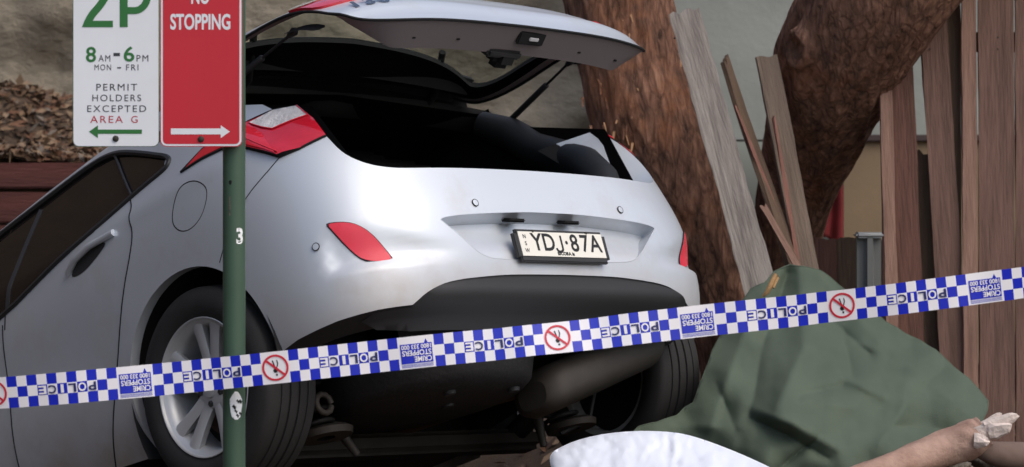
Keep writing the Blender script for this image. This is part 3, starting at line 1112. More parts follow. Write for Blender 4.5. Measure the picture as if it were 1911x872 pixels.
# gas struts from the jamb to the tailgate
def tg_world(p):
    return tg.matrix_local @ Vector(p)
for side in (-1, 1):
    a = Vector((side * .665, -.06, 1.25))
    b = tg_world(S0(side * .49, 1.075) - SN(side * .49, 1.075) * .06)
    st = thing('gas_strut', '', 'x')
    del st['label'], st['category']
    st.parent = car
    m1 = a.lerp(b, .62)
    tube_obj('strut_cylinder', [a, a.lerp(b, .02), m1, a.lerp(b, .63)], [.006, .011, .011, .006], M_blackpl, st)
    tube_obj('strut_rod', [m1, b], .0048, M_alloyd, st)
    tube_obj('strut_ball', [b - (b - a).normalized() * .03, b, b + (b - a).normalized() * .012], [.008, .014, .008], M_blackpl, st)
    # hinge arm
    tube_obj('hinge_arm', [Vector((side * .42, .10, 1.34)), Vector((side * .42, .02, 1.37)), tg_world((side * .42, -.16, 1.36))], .012, M_gap, car)

PROF[0] = ZY
# ------------------------------------------------ wheels
def make_wheel(side, c, tilt=(0, 0, 0)):
    w_ = thing('wheel', '', 'x')
    del w_['label'], w_['category']
    w_.parent = car
    w_.location = c
    w_.rotation_euler = tilt
    R0, hw = .316, .1025
    prof = [(-.082, .205), (-.095, .215), (-.1065, .245), (-.107, .270), (-.099, .297), (-.088, .309)]
    ts = [-.080]
    for g in (-.052, -.018, .018, .052):
        ts += [g - .0055, g - .0045, g + .0045, g + .0055]
    ts.append(.080)
    for k, x in enumerate(ts):
        in_groove = 0 < k < len(ts) - 1 and (k - 1) % 4 in (1, 2)
        prof.append((x, (R0 - .007 if in_groove else R0 - .9 * x * x)))
    prof += [(.088, .309), (.099, .297), (.107, .270), (.1065, .245), (.095, .215), (.082, .205)]
    V, Fc = lathe(prof, 72)
    obj_from('tyre', V, Fc, M_rub, w_, True, 40)
    # rim: barrel, lip, face; outer side is +x*side
    o = side
    prof = [(-.08, .205), (-.075, .188), (.055, .186), (.085, .200), (.094, .214), (.0985, .2165), (.1005, .2145), (.099, .2115), (.086, .207), (.070, .200)]
    V, Fc = lathe([(a * o, r) for a, r in prof], 64)
    rim_o = obj_from('rim', V, Fc, M_alloy, w_, True, 40)
    # dark brake disc behind
    V, Fc = lathe([(.0 * o, .05), (.0 * o, .150), (-.02 * o, .150), (-.02 * o, .05)], 40)
    obj_from('brake_disc', V, Fc, M_rust, w_, True, 40)
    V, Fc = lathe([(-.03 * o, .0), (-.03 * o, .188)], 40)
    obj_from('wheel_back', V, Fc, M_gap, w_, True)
    # spokes: five V pairs
    for k in range(5):
        th = math.radians(90 + 72 * k + 14)
        for sgn in (-1, 1):
            V, Fc = [], []
            N = 7
            for i in range(N + 1):
                f = i / N
                r = .052 + (.206 - .052) * f
                off = (.013 + .034 * f ** 1.2) * sgn
                hwid = .017 + .010 * f ** 2 + .006 * (1 - f) ** 2
                face = .074 + .012 * f - .010 * (1 - f)
                for (dx, dw) in ((face - .030, hwid * .75), (face - .006, hwid), (face, hwid * .45), (face, -hwid * .45), (face - .006, -hwid), (face - .030, -hwid * .75)):
                    a, b = r, off + dw
                    V.append(Vector((dx * o, a * math.cos(th) - b * math.sin(th), a * math.sin(th) + b * math.cos(th))))
            for i in range(N):
                for j in range(6):
                    j2 = (j + 1) % 6
                    Fc.append((i * 6 + j, i * 6 + j2, (i + 1) * 6 + j2, (i + 1) * 6 + j))
            Fc += [tuple(range(6)), tuple(N * 6 + j for j in range(6))]
            obj_from('spoke', V, Fc, M_alloy, rim_o, True, 40)
    V, Fc = lathe([(.03 * o, .066), (.062 * o, .064), (.068 * o, .055), (.069 * o, .034), (.076 * o, .031), (.079 * o, .018), (.080 * o, .0)], 40)
    obj_from('hub', V, Fc, M_alloy, rim_o, True, 40)
    for k in range(5):
        th = math.radians(90 + 72 * k + 14 + 36)
        V, Fc = lathe([(.05 * o, .0105), (.072 * o, .0105), (.075 * o, .007), (.075 * o, 0)], 6)
        V = [v + Vector((0, .050 * math.cos(th), .050 * math.sin(th))) for v in V]
        obj_from('wheel_nut', V, Fc, M_alloyd, rim_o, False)
    return w_
make_wheel(-1, (-.778, 0, .316))
make_wheel(1, (.90, -.09, .30), (0, .03, -.05))
make_wheel(-1, (-.775, 2.65, .316))
make_wheel(1, (.775, 2.65, .316))

# ------------------------------------------------ underside
obj_from('floor_pan', [(-.80, .30, .235), (.80, .30, .235), (.80, 3.3, .22), (-.80, 3.3, .22), (-.50, -.58, .30), (.50, -.58, .30), (.50, .30, .30), (-.50, .30, .30)],
         [(0, 1, 2, 3), (4, 5, 6, 7), (7, 6, 1, 0)], M_under, car, False)
obj_from('rear_valance', [(-.62, -.62, .32), (.62, -.62, .32), (.50, -.50, .27), (-.50, -.50, .27), (-.50, -.2, .30), (.50, -.2, .30)], [(0, 1, 2, 3), (3, 2, 5, 4)], M_gap, car, False)
V, Fc = lathe([(0, .36), (-.05, .355), (-.11, .335), (-.135, .30), (-.14, .2), (-.145, 0)], 48)
V = [Vector((v.y - .20, v.z - .26, v.x + .30)) for v in V]
obj_from('spare_wheel_well', V, Fc, M_under, car, True, 50)
for x, y in ((-.28, -.44), (-.02, -.46), (-.16, -.30)):
    V, Fc = lathe([(-.012, .0), (-.012, .018), (0, .022)], 12)
    obj_from('drain_plug', [Vector((v.y + x, v.z + y, v.x + .162)) for v in V], Fc, M_blackpl, car, True, 40)
def lat_cyl(name, x0, x1, y, z, ry, rz, m, tilt=0.0):
    V, Fc = [], []
    prof = [(0, .55), (.03, .85), (.09, 1), (.5, 1.02), (.91, 1), (.97, .85), (1, .55)]
    n = 32
    for f, k in prof:
        for i in range(n):
            w_ = 2 * math.pi * i / n
            c, s = math.cos(w_), math.sin(w_)
            c = math.copysign(abs(c) ** .75, c)
            s = math.copysign(abs(s) ** .75, s)
            V.append((x0 + (x1 - x0) * f, y + ry * k * c, z + rz * k * s + tilt * (f - .5)))
    for j in range(len(prof) - 1):
        for i in range(n):
            i2 = (i + 1) % n
            Fc.append((j * n + i, j * n + i2, (j + 1) * n + i2, (j + 1) * n + i))
    Fc += [tuple(range(n)), tuple((len(prof) - 1) * n + i for i in range(n))]
    return obj_from(name, V, Fc, m, car, True, 50)
lat_cyl('muffler', .10, .70, -.42, .23, .115, .078, M_steel, .17)
tube_obj('exhaust_pipe', [(.22, -.40, .2), (.12, -.2, .2), (.10, .2, .22), (.05, .8, .22)], .026, M_rust, car)
bm = bmesh.new()
box_bm(bm, (.03, .2, .160), (1.36, .10, .075))
bmesh.ops.bevel(bm, geom=bm.edges[:], offset=.02, segments=3, affect='EDGES')
obj_bm('axle_beam', bm, M_steel, car, True, 50)
for side in (-1, 1):
    tube_obj('trailing_arm', [(side * .66, .0, .28), (side * .60, .2, .17), (side * .52, .48, .24)], .04, M_under, car)
    tube_obj('shock_absorber', [(side * .42 + .02, -.10, .06), (side * .44, -.10, .12), (side * .46, -.08, .2), (side * .52, -.02, .5)], [.012, .016, .028, .03], M_steel, car)
    # coil spring
    cp = []
    for i in range(97):
        w_ = i / 16 * 2 * math.pi
        cp.append((side * .55 + .058 * math.cos(w_), -.10 + .058 * math.sin(w_), .13 + .24 * i / 96))
    tube_obj('coil_spring', cp, .008, M_under, car, 8)
    V, Fc = lathe([(-.01, .03), (-.01, .085), (.01, .09), (.02, .075), (.02, .03)], 28)
    obj_from('spring_seat', [Vector((side * .55 + v.y, -.14 + v.z, .115 + v.x)) for v in V], Fc, M_steel, car, True, 40)
tube_obj('tow_eye', [(-.63 + .03 * math.cos(i * .6), -.25, .185 + .03 * math.sin(i * .6)) for i in range(11)], .010, M_steel, car)
tube_obj('brake_hose', [(.60, -.2, .34), (.62, -.22, .22), (.58, -.2, .12), (.48, -.15, .09)], .008, M_under, car)

# ---------------------------------------------------------------- tree
def bark_mat():
    m = bpy.data.materials.new('red_brown_bark')
    m.use_nodes = True
    t = m.node_tree
    N, L = t.nodes, t.links
    b = N['Principled BSDF']
    b.inputs['Roughness'].default_value = .95
    b.inputs['Specular IOR Level'].default_value = .2
    tc = N.new('ShaderNodeTexCoord')
    mp = N.new('ShaderNodeMapping')
    mp.inputs['Scale'].default_value = (1, 1, .28)
    L.new(tc.outputs['Object'], mp.inputs[0])
    def nz(scale, det, src):
        n = N.new('ShaderNodeTexNoise')
        n.inputs['Scale'].default_value = scale
        n.inputs['Detail'].default_value = det
        n.inputs['Roughness'].default_value = .7
        n.inputs['Distortion'].default_value = .1
        L.new(src, n.inputs['Vector'])
        return n.outputs['Fac']
    warp = nz(3.5, 5, mp.outputs[0])
    wv = N.new('ShaderNodeVectorMath')
    wv.operation = 'ADD'
    L.new(mp.outputs[0], wv.inputs[0])
    ws = N.new('ShaderNodeVectorMath')
    ws.operation = 'SCALE'
    ws.inputs['Scale'].default_value = .16
    nv = N.new('ShaderNodeTexNoise')
    nv.inputs['Scale'].default_value = 6
    nv.inputs['Detail'].default_value = 6
    L.new(mp.outputs[0], nv.inputs['Vector'])
    L.new(nv.outputs['Color'], ws.inputs[0])
    L.new(ws.outputs[0], wv.inputs[1])
    vo = N.new('ShaderNodeTexVoronoi')
    vo.feature = 'DISTANCE_TO_EDGE'
    vo.inputs['Scale'].default_value = 30
    L.new(wv.outputs[0], vo.inputs['Vector'])
    vr = N.new('ShaderNodeMapRange')
    vr.inputs['From Max'].default_value = .22
    L.new(vo.outputs['Distance'], vr.inputs['Value'])
    fn_ = nz(24, 12, mp.outputs[0])
    cm = N.new('ShaderNodeMath')
    cm.operation = 'MULTIPLY_ADD'
    cm.inputs[1].default_value = .15
    L.new(vr.outputs[0], cm.inputs[0])
    fm = N.new('ShaderNodeMath')
    fm.operation = 'MULTIPLY'
    fm.inputs[1].default_value = 1.0
    L.new(fn_, fm.inputs[0])
    L.new(fm.outputs[0], cm.inputs[2])
    crack = cm.outputs[0]
    patch = nz(2.6, 6, tc.outputs['Object'])
    r1 = N.new('ShaderNodeValToRGB')
    e = r1.color_ramp.elements
    e[0].position, e[0].color = .34, lin(54, 42, 37)
    e[1].position, e[1].color = .95, lin(190, 148, 124)
    k = e.new(.66)
    k.color = lin(136, 100, 82)
    L.new(crack, r1.inputs[0])
    r2 = N.new('ShaderNodeValToRGB')
    r2.color_ramp.elements[0].position, r2.color_ramp.elements[0].color = .54, (0, 0, 0, 1)
    r2.color_ramp.elements[1].position, r2.color_ramp.elements[1].color = .70, (1, 1, 1, 1)
    L.new(patch, r2.inputs[0])
    mx = N.new('ShaderNodeMix')
    mx.data_type = 'RGBA'
    mx.inputs[7].default_value = lin(176, 112, 70)
    md_ = N.new('ShaderNodeMath')
    md_.operation = 'MULTIPLY'
    md_.inputs[1].default_value = .4
    L.new(r2.outputs[0], md_.inputs[0])
    L.new(md_.outputs[0], mx.inputs[0])
    L.new(r1.outputs[0], mx.inputs[6])
    L.new(mx.outputs[2], b.inputs['Base Color'])
    bp = N.new('ShaderNodeBump')
    bp.inputs['Strength'].default_value = 1
    bp.inputs['Distance'].default_value = .022
    L.new(crack, bp.inputs['Height'])
    L.new(bp.outputs[0], b.inputs['Normal'])
    return m
M_bark = bark_mat()
M_barkg = mat('grey_bark', lin(104, 96, 88), .95, noise_amt=.5, noise_scale=6, bump=1.0, bump_scale=30, stretch=(1, 1, .35))
tree = thing('tree', 'forked red-brown tree with rough bark beside the silver car', 'tree', at(1400, 760, 10.5))
def spline(tab, t):
    n = len(tab) - 1
    x = t * n
    i = min(n - 1, int(x))
    f = x - i
    p0, p1, p2, p3 = (tab[max(0, i - 1)], tab[i], tab[i + 1], tab[min(n, i + 2)])
    return [.5 * (2 * b + (c - a) * f + (2 * a - 5 * b + 4 * c - d) * f * f + (-a + 3 * b - 3 * c + d) * f ** 3) for a, b, c, d in zip(p0, p1, p2, p3)]
def stem(name, pix, seed, knots=(), rough=1.0):
    """pix: (px, py, depth, width px) from the foot up"""
    NJ, NI = 300, 140
    ctr = []
    for j in range(NJ + 1):
        px, py, d, w_ = spline(pix, j / NJ)
        ctr.append((at(px, py, d), w_ / FPX * d / 2))
    V, Fc = [], []
    L = 0
    for j in range(NJ + 1):
        c, r = ctr[j]
        t = (ctr[min(NJ, j + 1)][0] - ctr[max(0, j - 1)][0]).normalized()
        a = Vector((0, 1, 0)).cross(t).normalized()
        b = t.cross(a)
        if j:
            L += (ctr[j][0] - ctr[j - 1][0]).length
        for i in range(NI):
            w_ = 2 * math.pi * i / NI
            dr = a * math.cos(w_) + b * math.sin(w_)
            q = Vector((math.cos(w_) * r * 9, math.sin(w_) * r * 9, L * 1.6 + seed))
            big = noise.fractal(q * .35, 1, 2, 3) * .10
            ridge = 1 - abs(noise.noise(Vector((q.x * 1.6, q.y * 1.6, q.z * 1.1 + noise.noise(q * .6) * 1.2)))) * 2
            fl = noise.fractal(q * 2.6, .8, 2.1, 4)
            fine = 1 - abs(noise.noise(Vector((q.x * 4.2 + noise.noise(q * 1.5), q.y * 4.2, q.z * 1.6)))) * 2
            k = 1 + big + rough * (.05 * (ridge - .5) + .03 * fl + .035 * (fine - .5))
            p = c + dr * r * k
            for (kp, kr, kd) in knots:
                dd = (p - kp).length / kr
                if dd < 2.2:
                    p = p - dr * kd * math.exp(-(dd * 1.6) ** 4) + dr * kd * .8 * math.exp(-((dd - 1.15) * 3.2) ** 2)
            V.append(p - tree.location)
    for j in range(NJ):
        for i in range(NI):
            i2 = (i + 1) % NI
            Fc.append((j * NI + i, j * NI + i2, (j + 1) * NI + i2, (j + 1) * NI + i))
    Fc.append(tuple(NJ * NI + i for i in range(NI)))
    return obj_from(name, V, Fc, M_bark, tree, True)
stem('trunk', [(1440, 900, 10.6, 250), (1410, 720, 10.6, 190), (1360, 560, 10.55, 165), (1306, 410, 10.5, 175), (1222, 250, 10.5, 205), (1178, 110, 10.5, 190), (1150, -20, 10.5, 195), (1125, -200, 10.5, 180), (1110, -420, 10.5, 160)], 3.1)
stem('limb', [(1400, 860, 10.9, 200), (1420, 680, 10.9, 200), (1458, 500, 10.85, 130), (1486, 360, 10.7, 140), (1530, 220, 10.45, 195), (1576, 100, 10.2, 238), (1655, -30, 10.0, 250), (1790, -200, 9.9, 240), (1900, -420, 9.8, 220)], 12.7,
     knots=[(at(1484, 92, 10.02), .055, .035)])
# loose shreds of bark on the inner stem
M_shred = mat('pale_torn_bark', lin(196, 150, 110), .9, noise_amt=.4, noise_scale=20, stretch=(1, 1, .2))
for k in range(46):
    if k < 12:
        px, py = random.gauss(1150, 14), random.gauss(30, 22)
    else:
        px, py = random.gauss(1190, 50), random.gauss(215, 55)
    p = at(px, py, 10.5 - .205 + .0008 * abs(px - 1185))
    L = random.uniform(.02, .07)
    dx = random.uniform(-.012, .012)
    wd_ = random.uniform(.003, .007)
    V = [p + Vector((-wd_, -.004, L / 2)), p + Vector((wd_, -.004, L / 2)), p + Vector((dx + wd_ * .4, -.022, -L / 2)), p + Vector((dx - wd_ * .4, -.022, -L / 2)),
         p + Vector((0, .01, L / 2)), p + Vector((dx, -.012, -L / 2))]
    obj_from('bark_shred', [v - tree.location for v in V], [(0, 1, 2, 3), (0, 3, 5, 4), (1, 4, 5, 2), (0, 4, 1), (3, 2, 5)], M_shred if k < 14 or k % 3 == 0 else M_bark, tree, False)

# ---------------------------------------------------------------- timber palings
def wood(name, c, c2, sc_=9):
    return mat(name, c, .9, noise_amt=.6, noise_scale=sc_, bump=.9, bump_scale=26, stretch=(3.2, 3.2, .3), bdist=.011, col2=c2, detail=8)
W_grey = wood('weathered_grey_timber', lin(168, 160, 152), lin(92, 84, 80), 14)
W_brown = wood('brown_paling', lin(134, 104, 92), lin(82, 62, 54))
W_red = wood('red_brown_paling', lin(122, 86, 74), lin(74, 50, 42))
W_olive = wood('olive_brown_paling', lin(112, 92, 74), lin(72, 56, 46))
W_pale = wood('pale_brown_paling', lin(164, 130, 114), lin(104, 78, 68))
W_pink = wood('pinkish_split_timber', lin(160, 112, 98), lin(112, 78, 68))

def board(name, top, bot, w_px, thick, m, parent, d0=None, roll=0.0, jag=0.0, origin=None, wear=.004, taper=1.0):
    """a sawn board from top (px, py, d) to bottom (px, py, d), w_px wide in the photograph"""
    A, B = at(*top), at(*bot)
    L = (A - B).length
    z = (A - B).normalized()
    y = Vector((0, 1, 0))
    y = (y - z * y.dot(z)).normalized()
    x = y.cross(z)
    R_ = Matrix((x, y, z)).transposed() @ Matrix.Rotation(roll, 3, 'Z')
    wd_ = w_px / FPX * (top[2] + bot[2]) / 2 / max(.25, abs(math.cos(roll)))
    NZ, NX = 40, 6
    sd_ = random.uniform(0, 99)
    V, Fc = [], []
    for f in (-1, 1):
        for j in range(NZ + 1):
            v = j / NZ
            e = (noise.noise(Vector((sd_, v * L * 3.5, f))) + .5 * noise.noise(Vector((sd_, v * L * 13, 3)))) * wear
            e2 = (noise.noise(Vector((sd_ + 7, v * L * 3.5, f))) + .5 * noise.noise(Vector((sd_ + 7, v * L * 13, 3)))) * wear
            ww = wd_ * (1 + (taper - 1) * v)
            for i in range(NX + 1):
                s = i / NX
                xx = -ww / 2 + e + (ww + e2 - e) * s
                zz = v * L
                if j == NZ and jag:
                    zz += jag * noise.noise(Vector((s * 4 + sd_, 5, 1))) + jag * .5 * noise.noise(Vector((s * 11, sd_, 1)))
                cup = .004 * noise.noise(Vector((sd_, v * 2, 8)))
                V.append((xx, f * thick / 2 + cup, zz))
    q = (NZ + 1) * (NX + 1)
    for j in range(NZ):
        for i in range(NX):
            a = j * (NX + 1) + i
            Fc.append((a, a + 1, a + NX + 2, a + NX + 1))
            Fc.append((q + a, q + a + NX + 1, q + a + NX + 2, q + a + 1))
        a = j * (NX + 1)
        Fc.append((a, a + NX + 1, q + a + NX + 1, q + a))
        a += NX
        Fc.append((a, q + a, q + a + NX + 1, a + NX + 1))
    for i in range(NX):
        Fc.append((i, q + i, q + i + 1, i + 1))
        a = NZ * (NX + 1) + i
        Fc.append((a, a + 1, q + a + 1, q + a))
    o = obj_from(name, V, Fc, m, parent, False)
    o.matrix_world = Matrix.Translation(B) @ R_.to_4x4()
    if parent is not None:
        bpy.context.view_layer.update()
        o.parent = parent
        o.matrix_parent_inverse = Matrix()
        o.matrix_local = parent.matrix_world.inverted() @ (Matrix.Translation(B) @ R_.to_4x4())
    return o

fence = thing('paling_fence', 'broken brown timber paling fence right of the tree', 'fence', at(1790, 800, 10.1))
bpy.context.view_layer.update()
FD = 10.1
for (xt, yt, xb, yb, w_, m, dd, roll, jag) in (
        (1651, 112, 1672, 900, 24, W_pale, -.02, .2, .03),
        (1680, 105, 1712, 900, 46, W_red, .0, 0, .05),
        (1722, 285, 1745, 900, 44, W_olive, .06, 0, .02),
        (1730, -160, 1792, 900, 50, W_brown, -.01, 0, 0),
        (1776, -160, 1780, 900, 30, W_olive, .02, 0, 0),
        (1806, -160, 1812, 900, 27, W_pale, -.03, .1, 0),
        (1857, -160, 1862, 900, 66, W_brown, -.01, 0, 0),
        (1924, -160, 1926, 900, 60, W_brown, .0, 0, 0),
        (1988, -160, 1990, 900, 60, W_red, .0, 0, 0),
        (2052, -160, 2052, 900, 60, W_brown, .0, 0, 0)):
    board('paling', (xt, yt, FD + dd), (xb, yb, FD + dd), w_, .018, m, fence, roll=roll, jag=jag)
# lower stubs of missing palings beside the tree
for (xt, yt, xb, w_, m) in ((1541, 446, 1545, 40, W_red), (1583, 444, 1585, 42, W_olive), (1628, 450, 1630, 44, W_brown)):
    board('paling_stub', (xt, yt, FD + .5), (xb, 900, FD + .5), w_, .018, m, fence, jag=.02)
def rail(py, h):
    A, B = at(1690, py, FD + .11), at(2100, py - 6, FD + .11)
    bm = bmesh.new()
    box_bm(bm, (0, 0, 0), ((B - A).length, .04, h))
    bmesh.ops.bevel(bm, geom=bm.edges[:], offset=.004, segments=1, affect='EDGES')
    o = obj_bm('rail', bm, W_olive, fence)
    o.location = (A + B) / 2 - fence.location
rail(82, .075)
rail(700, .075)
for xx, yy in ((1820, 105), (1862, 70), (1862, 92), (1735, 80), (1735, 92)):
    V, Fc = lathe([(0, 0), (0, .0035), (.003, .003)], 8)
    p = at(xx, yy, FD - .022) - fence.location
    obj_from('nail', [Vector((v.y, v.x - .0, v.z)) + p for v in V], Fc, M_steel, fence, False)

PL = 'loose fence palings leaning on the tree'
o = board('loose_paling', (1277, 22, 10.0), (1424, 560, 9.7), 58, .022, W_grey, None, jag=.02, wear=.011)
tag(o, 'long weathered grey plank with bent wire leaning against the tree trunk', 'plank', PL)
o = board('loose_paling', (1352, 112, 10.1), (1502, 560, 9.85), 24, .018, W_olive, None, roll=.9, jag=.05, taper=.55)
tag(o, 'narrow dark split paling leaning between the grey and brown planks', 'plank', PL)
o = board('loose_paling', (1430, 106, 10.05), (1522, 580, 9.95), 40, .02, wood('grey_brown_timber', lin(134, 118, 104), lin(92, 78, 68)), None, roll=.25, jag=.015)
tag(o, 'grey-brown paling with square top in front of the tree fork', 'plank', PL)
o = board('loose_paling', (1444, 220, 9.98), (1500, 560, 9.9), 9, .012, W_pink, None, roll=.3, jag=.03, taper=.5)
tag(o, 'thin pinkish splinter of timber leaning on the brown paling', 'plank', PL)
o = board('loose_paling', (1372, 200, 10.0), (1482, 480, 9.92), 9, .012, W_pink, None, roll=.3, jag=.03, taper=.6)
tag(o, 'thin pinkish splinter of timber beside the dark split paling', 'plank', PL)
o = board('loose_paling', (1424, 385, 9.9), (1500, 520, 9.8), 12, .014, W_pale, None, roll=.2, jag=.02)
tag(o, 'short pale stick of timber at the foot of the leaning planks', 'plank', PL)
o = tube_obj('bent_wire', [at(1257, 72, 9.98), at(1285, 65, 9.975), at(1313, 59, 9.97), at(1316, 57, 9.97), at(1317, 62, 9.97)], .0028, M_gap, None, 8)
tag(o, 'dark bent wire across the top of the grey plank', 'wire')

# ---------------------------------------------------------------- things behind the fence
def slab(name, x0, y0, x1, y1, d, t, m, bev=.004):
    A, B = at(x0, y0, d), at(x1, y1, d)
    bm = bmesh.new()
    box_bm(bm, (0, 0, 0), (abs(B.x - A.x), t, abs(A.z - B.z)))
    bmesh.ops.bevel(bm, geom=bm.edges[:], offset=bev, segments=2, affect='EDGES')
    o = obj_bm(name, bm, m)
    o.location = (A + B) / 2
    return o
shed = thing('shed_panel', 'beige sheet panel with dark top rail behind the grey post', 'panel', at(1640, 700, 12.6))
for nm, a, m in (('sheet', (1572, 262, 1980, 900), mat('beige_sheet', lin(138, 118, 92), .8, noise_amt=.3, noise_scale=2.5, bump=.15, bump_scale=60)),
                 ('top_rail', (1556, 252, 1990, 264), mat('dark_rail', lin(62, 48, 48), .7))):
    o = slab(nm, *a, 12.6 if nm == 'sheet' else 12.57, .05, m)
    o.parent = shed
    o.location = o.location - shed.location
# dark red cloth
V, Fc = [], []
for j in range(25):
    for i in range(17):
        s, v = i / 16, j / 24
        p = at(1500 + 72 * s, 262 + 186 * v + 6 * math.sin(s * 9), 11.9)
        p.y += .018 * math.sin(s * 17 + v * 2) + .01 * noise.noise(Vector((s * 4, v * 4, 0)))
        V.append(p)
for j in range(24):
    for i in range(16):
        a = j * 17 + i
        Fc.append((a, a + 1, a + 18, a + 17))
o = obj_from('cloth', V, Fc, mat('dark_red_cloth', lin(112, 26, 30), .9, noise_amt=.3, noise_scale=12))
md = o.modifiers.new('thickness', 'SOLIDIFY')
md.thickness = .006
tag(o, 'dark red cloth hanging behind the right-hand trunk', 'cloth')

# grey metal post
gp = thing('metal_post', 'short square grey metal post in front of the fence stubs', 'post', at(1620, 900, 9.75))
bm = bmesh.new()
c = at(1621, 660, 9.75) - gp.location
box_bm(bm, (c.x, 0, c.z), (.088, .088, .86))
bmesh.ops.bevel(bm, geom=[e for e in bm.edges if abs(e.verts[0].co.z - e.verts[1].co.z) > .1], offset=.034, segments=5, affect='EDGES')
M_galv = mat('grey_powder_coat', lin(104, 106, 104), .6, metal=.2, noise_amt=.18, noise_scale=9)
obj_bm('shaft', bm, M_galv, gp, True, 40)
bm = bmesh.new()
c = at(1621, 439, 9.75) - gp.location
box_bm(bm, (c.x, 0, c.z), (.100, .100, .022))
bmesh.ops.bevel(bm, geom=bm.edges[:], offset=.008, segments=3, affect='EDGES')
obj_bm('cap', bm, mat('pale_cap', lin(138, 140, 140), .5, metal=.2), gp, True, 40)

# ---------------------------------------------------------------- green tarpaulin
TARP = [(1366, 590), (1385, 560), (1400, 541), (1428, 528), (1445, 507), (1475, 493), (1500, 498), (1530, 506), (1552, 522), (1580, 545), (1620, 575), (1650, 600), (1690, 622), (1745, 652), (1778, 684), (1808, 708), (1843, 748), (1840, 770), (1832, 792), (1800, 830), (1730, 880), (1600, 940), (1300, 940), (1150, 900), (1165, 822), (1192, 796), (1225, 790), (1262, 776), (1294, 752), (1310, 712), (1318, 690), (1330, 655), (1345, 630)]
# (from, to, half-width, height): ridges are positive, valleys negative; creases are sharp
FOLDS = [((1462, 500), (1392, 610), 40, .10), ((1392, 610), (1330, 790), 40, .10), ((1470, 510), (1425, 640), 26, -.10), ((1425, 640), (1400, 780), 30, -.09),
         ((1490, 505), (1500, 650), 40, .09), ((1500, 650), (1450, 760), 36, .08), ((1530, 520), (1640, 640), 46, .08), ((1640, 640), (1800, 770), 50, .06),
         ((1556, 604), (1624, 662), 13, -.07), ((1575, 628), (1590, 700), 14, -.06), ((1590, 640), (1640, 655), 12, .04), ((1496, 738), (1572, 722), 18, -.08), ((1568, 704), (1648, 742), 12, .06),
         ((1500, 748), (1590, 760), 16, .05), ((1408, 765), (1480, 792), 16, .07), ((1480, 792), (1562, 838), 16, .07), ((1400, 782), (1470, 812), 14, -.07), ((1470, 812), (1545, 856), 14, -.06),
         ((1448, 880), (1530, 812), 14, -.07), ((1250, 795), (1400, 800), 30, .06), ((1210, 830), (1390, 850), 26, -.05), ((1600, 790), (1780, 806), 26, -.05), ((1640, 830), (1700, 742), 22, .05),
         ((1700, 742), (1760, 690), 20, -.04), ((1340, 720), (1372, 800), 18, -.06)]
def seg_d(p, a, b):
    ax, ay = a
    bx, by = b
    t = max(0, min(1, ((p[0] - ax) * (bx - ax) + (p[1] - ay) * (by - ay)) / ((bx - ax) ** 2 + (by - ay) ** 2)))
    return math.hypot(p[0] - ax - t * (bx - ax), p[1] - ay - t * (by - ay)), t
def tarp_pt(x, y):
    x, y = x * 1000, y * 1000
    d = 9.62 - .85 * ss(480, 900, y) - .25 * math.exp(-((x - 1520) / 190) ** 2) * ss(480, 700, y)
    d -= .10 * ss(1350, 1180, x)
    d -= .09 * noise.noise(Vector((x * .006, y * .006, 4))) * ss(490, 600, y)
    d -= .05 * noise.noise(Vector((x * .016, y * .013, 7)))
    d -= .006 * noise.noise(Vector((x * .045, y * .04, 1)))
    for a, b, w_, h in FOLDS:
        q, t = seg_d((x, y), a, b)
        if q < w_ * 5:
            d -= .85 * h * (math.exp(-math.sqrt(q * q + 4) / (w_ * .8)) ) * (1 - .35 * abs(2 * t - 1))
    return at(x, y, d)
TARP = [(x + 3 * noise.noise(Vector((x * .03, y * .03, 0))), y + 3 * noise.noise(Vector((x * .03, y * .03, 9)))) for x, y in densify(TARP, 9)]
V2, Fc = poly_mesh([(x / 1000, y / 1000) for x, y in TARP], (), .0045, .0045, .0045)
V = [tarp_pt(x, y) for x, y in V2]
M_tarp = mat('green_canvas', lin(85, 97, 83), .8, noise_amt=.2, noise_scale=5, bump=.35, bump_scale=220, spec=.3)
tarp = obj_from('tarpaulin', V, Fc, M_tarp)
md = tarp.modifiers.new('thickness', 'SOLIDIFY')
md.thickness = .004
tag(tarp, 'dark green canvas tarpaulin draped beside the car', 'tarpaulin')
hp_ = [tarp_pt(x / 1000, y / 1000) + Vector((0, -.003, 0)) for x, y in TARP]
tube_obj('hem', hp_ + [hp_[0]], .0035, M_tarp, tarp, 6)
o = tube_obj('rope_knot', [at(1424, 553, 9.34), at(1432, 545, 9.33), at(1439, 530, 9.34), at(1447, 513, 9.36), at(1451, 519, 9.36), at(1443, 538, 9.33)], [.005, .009, .009, .008, .006, .004], mat('tan_rope', lin(176, 140, 96), .9, noise_amt=.4, noise_scale=60, bump=.5, bump_scale=200), None, 8)
tag(o, 'tan knotted cord at the top corner of the green tarpaulin', 'rope')

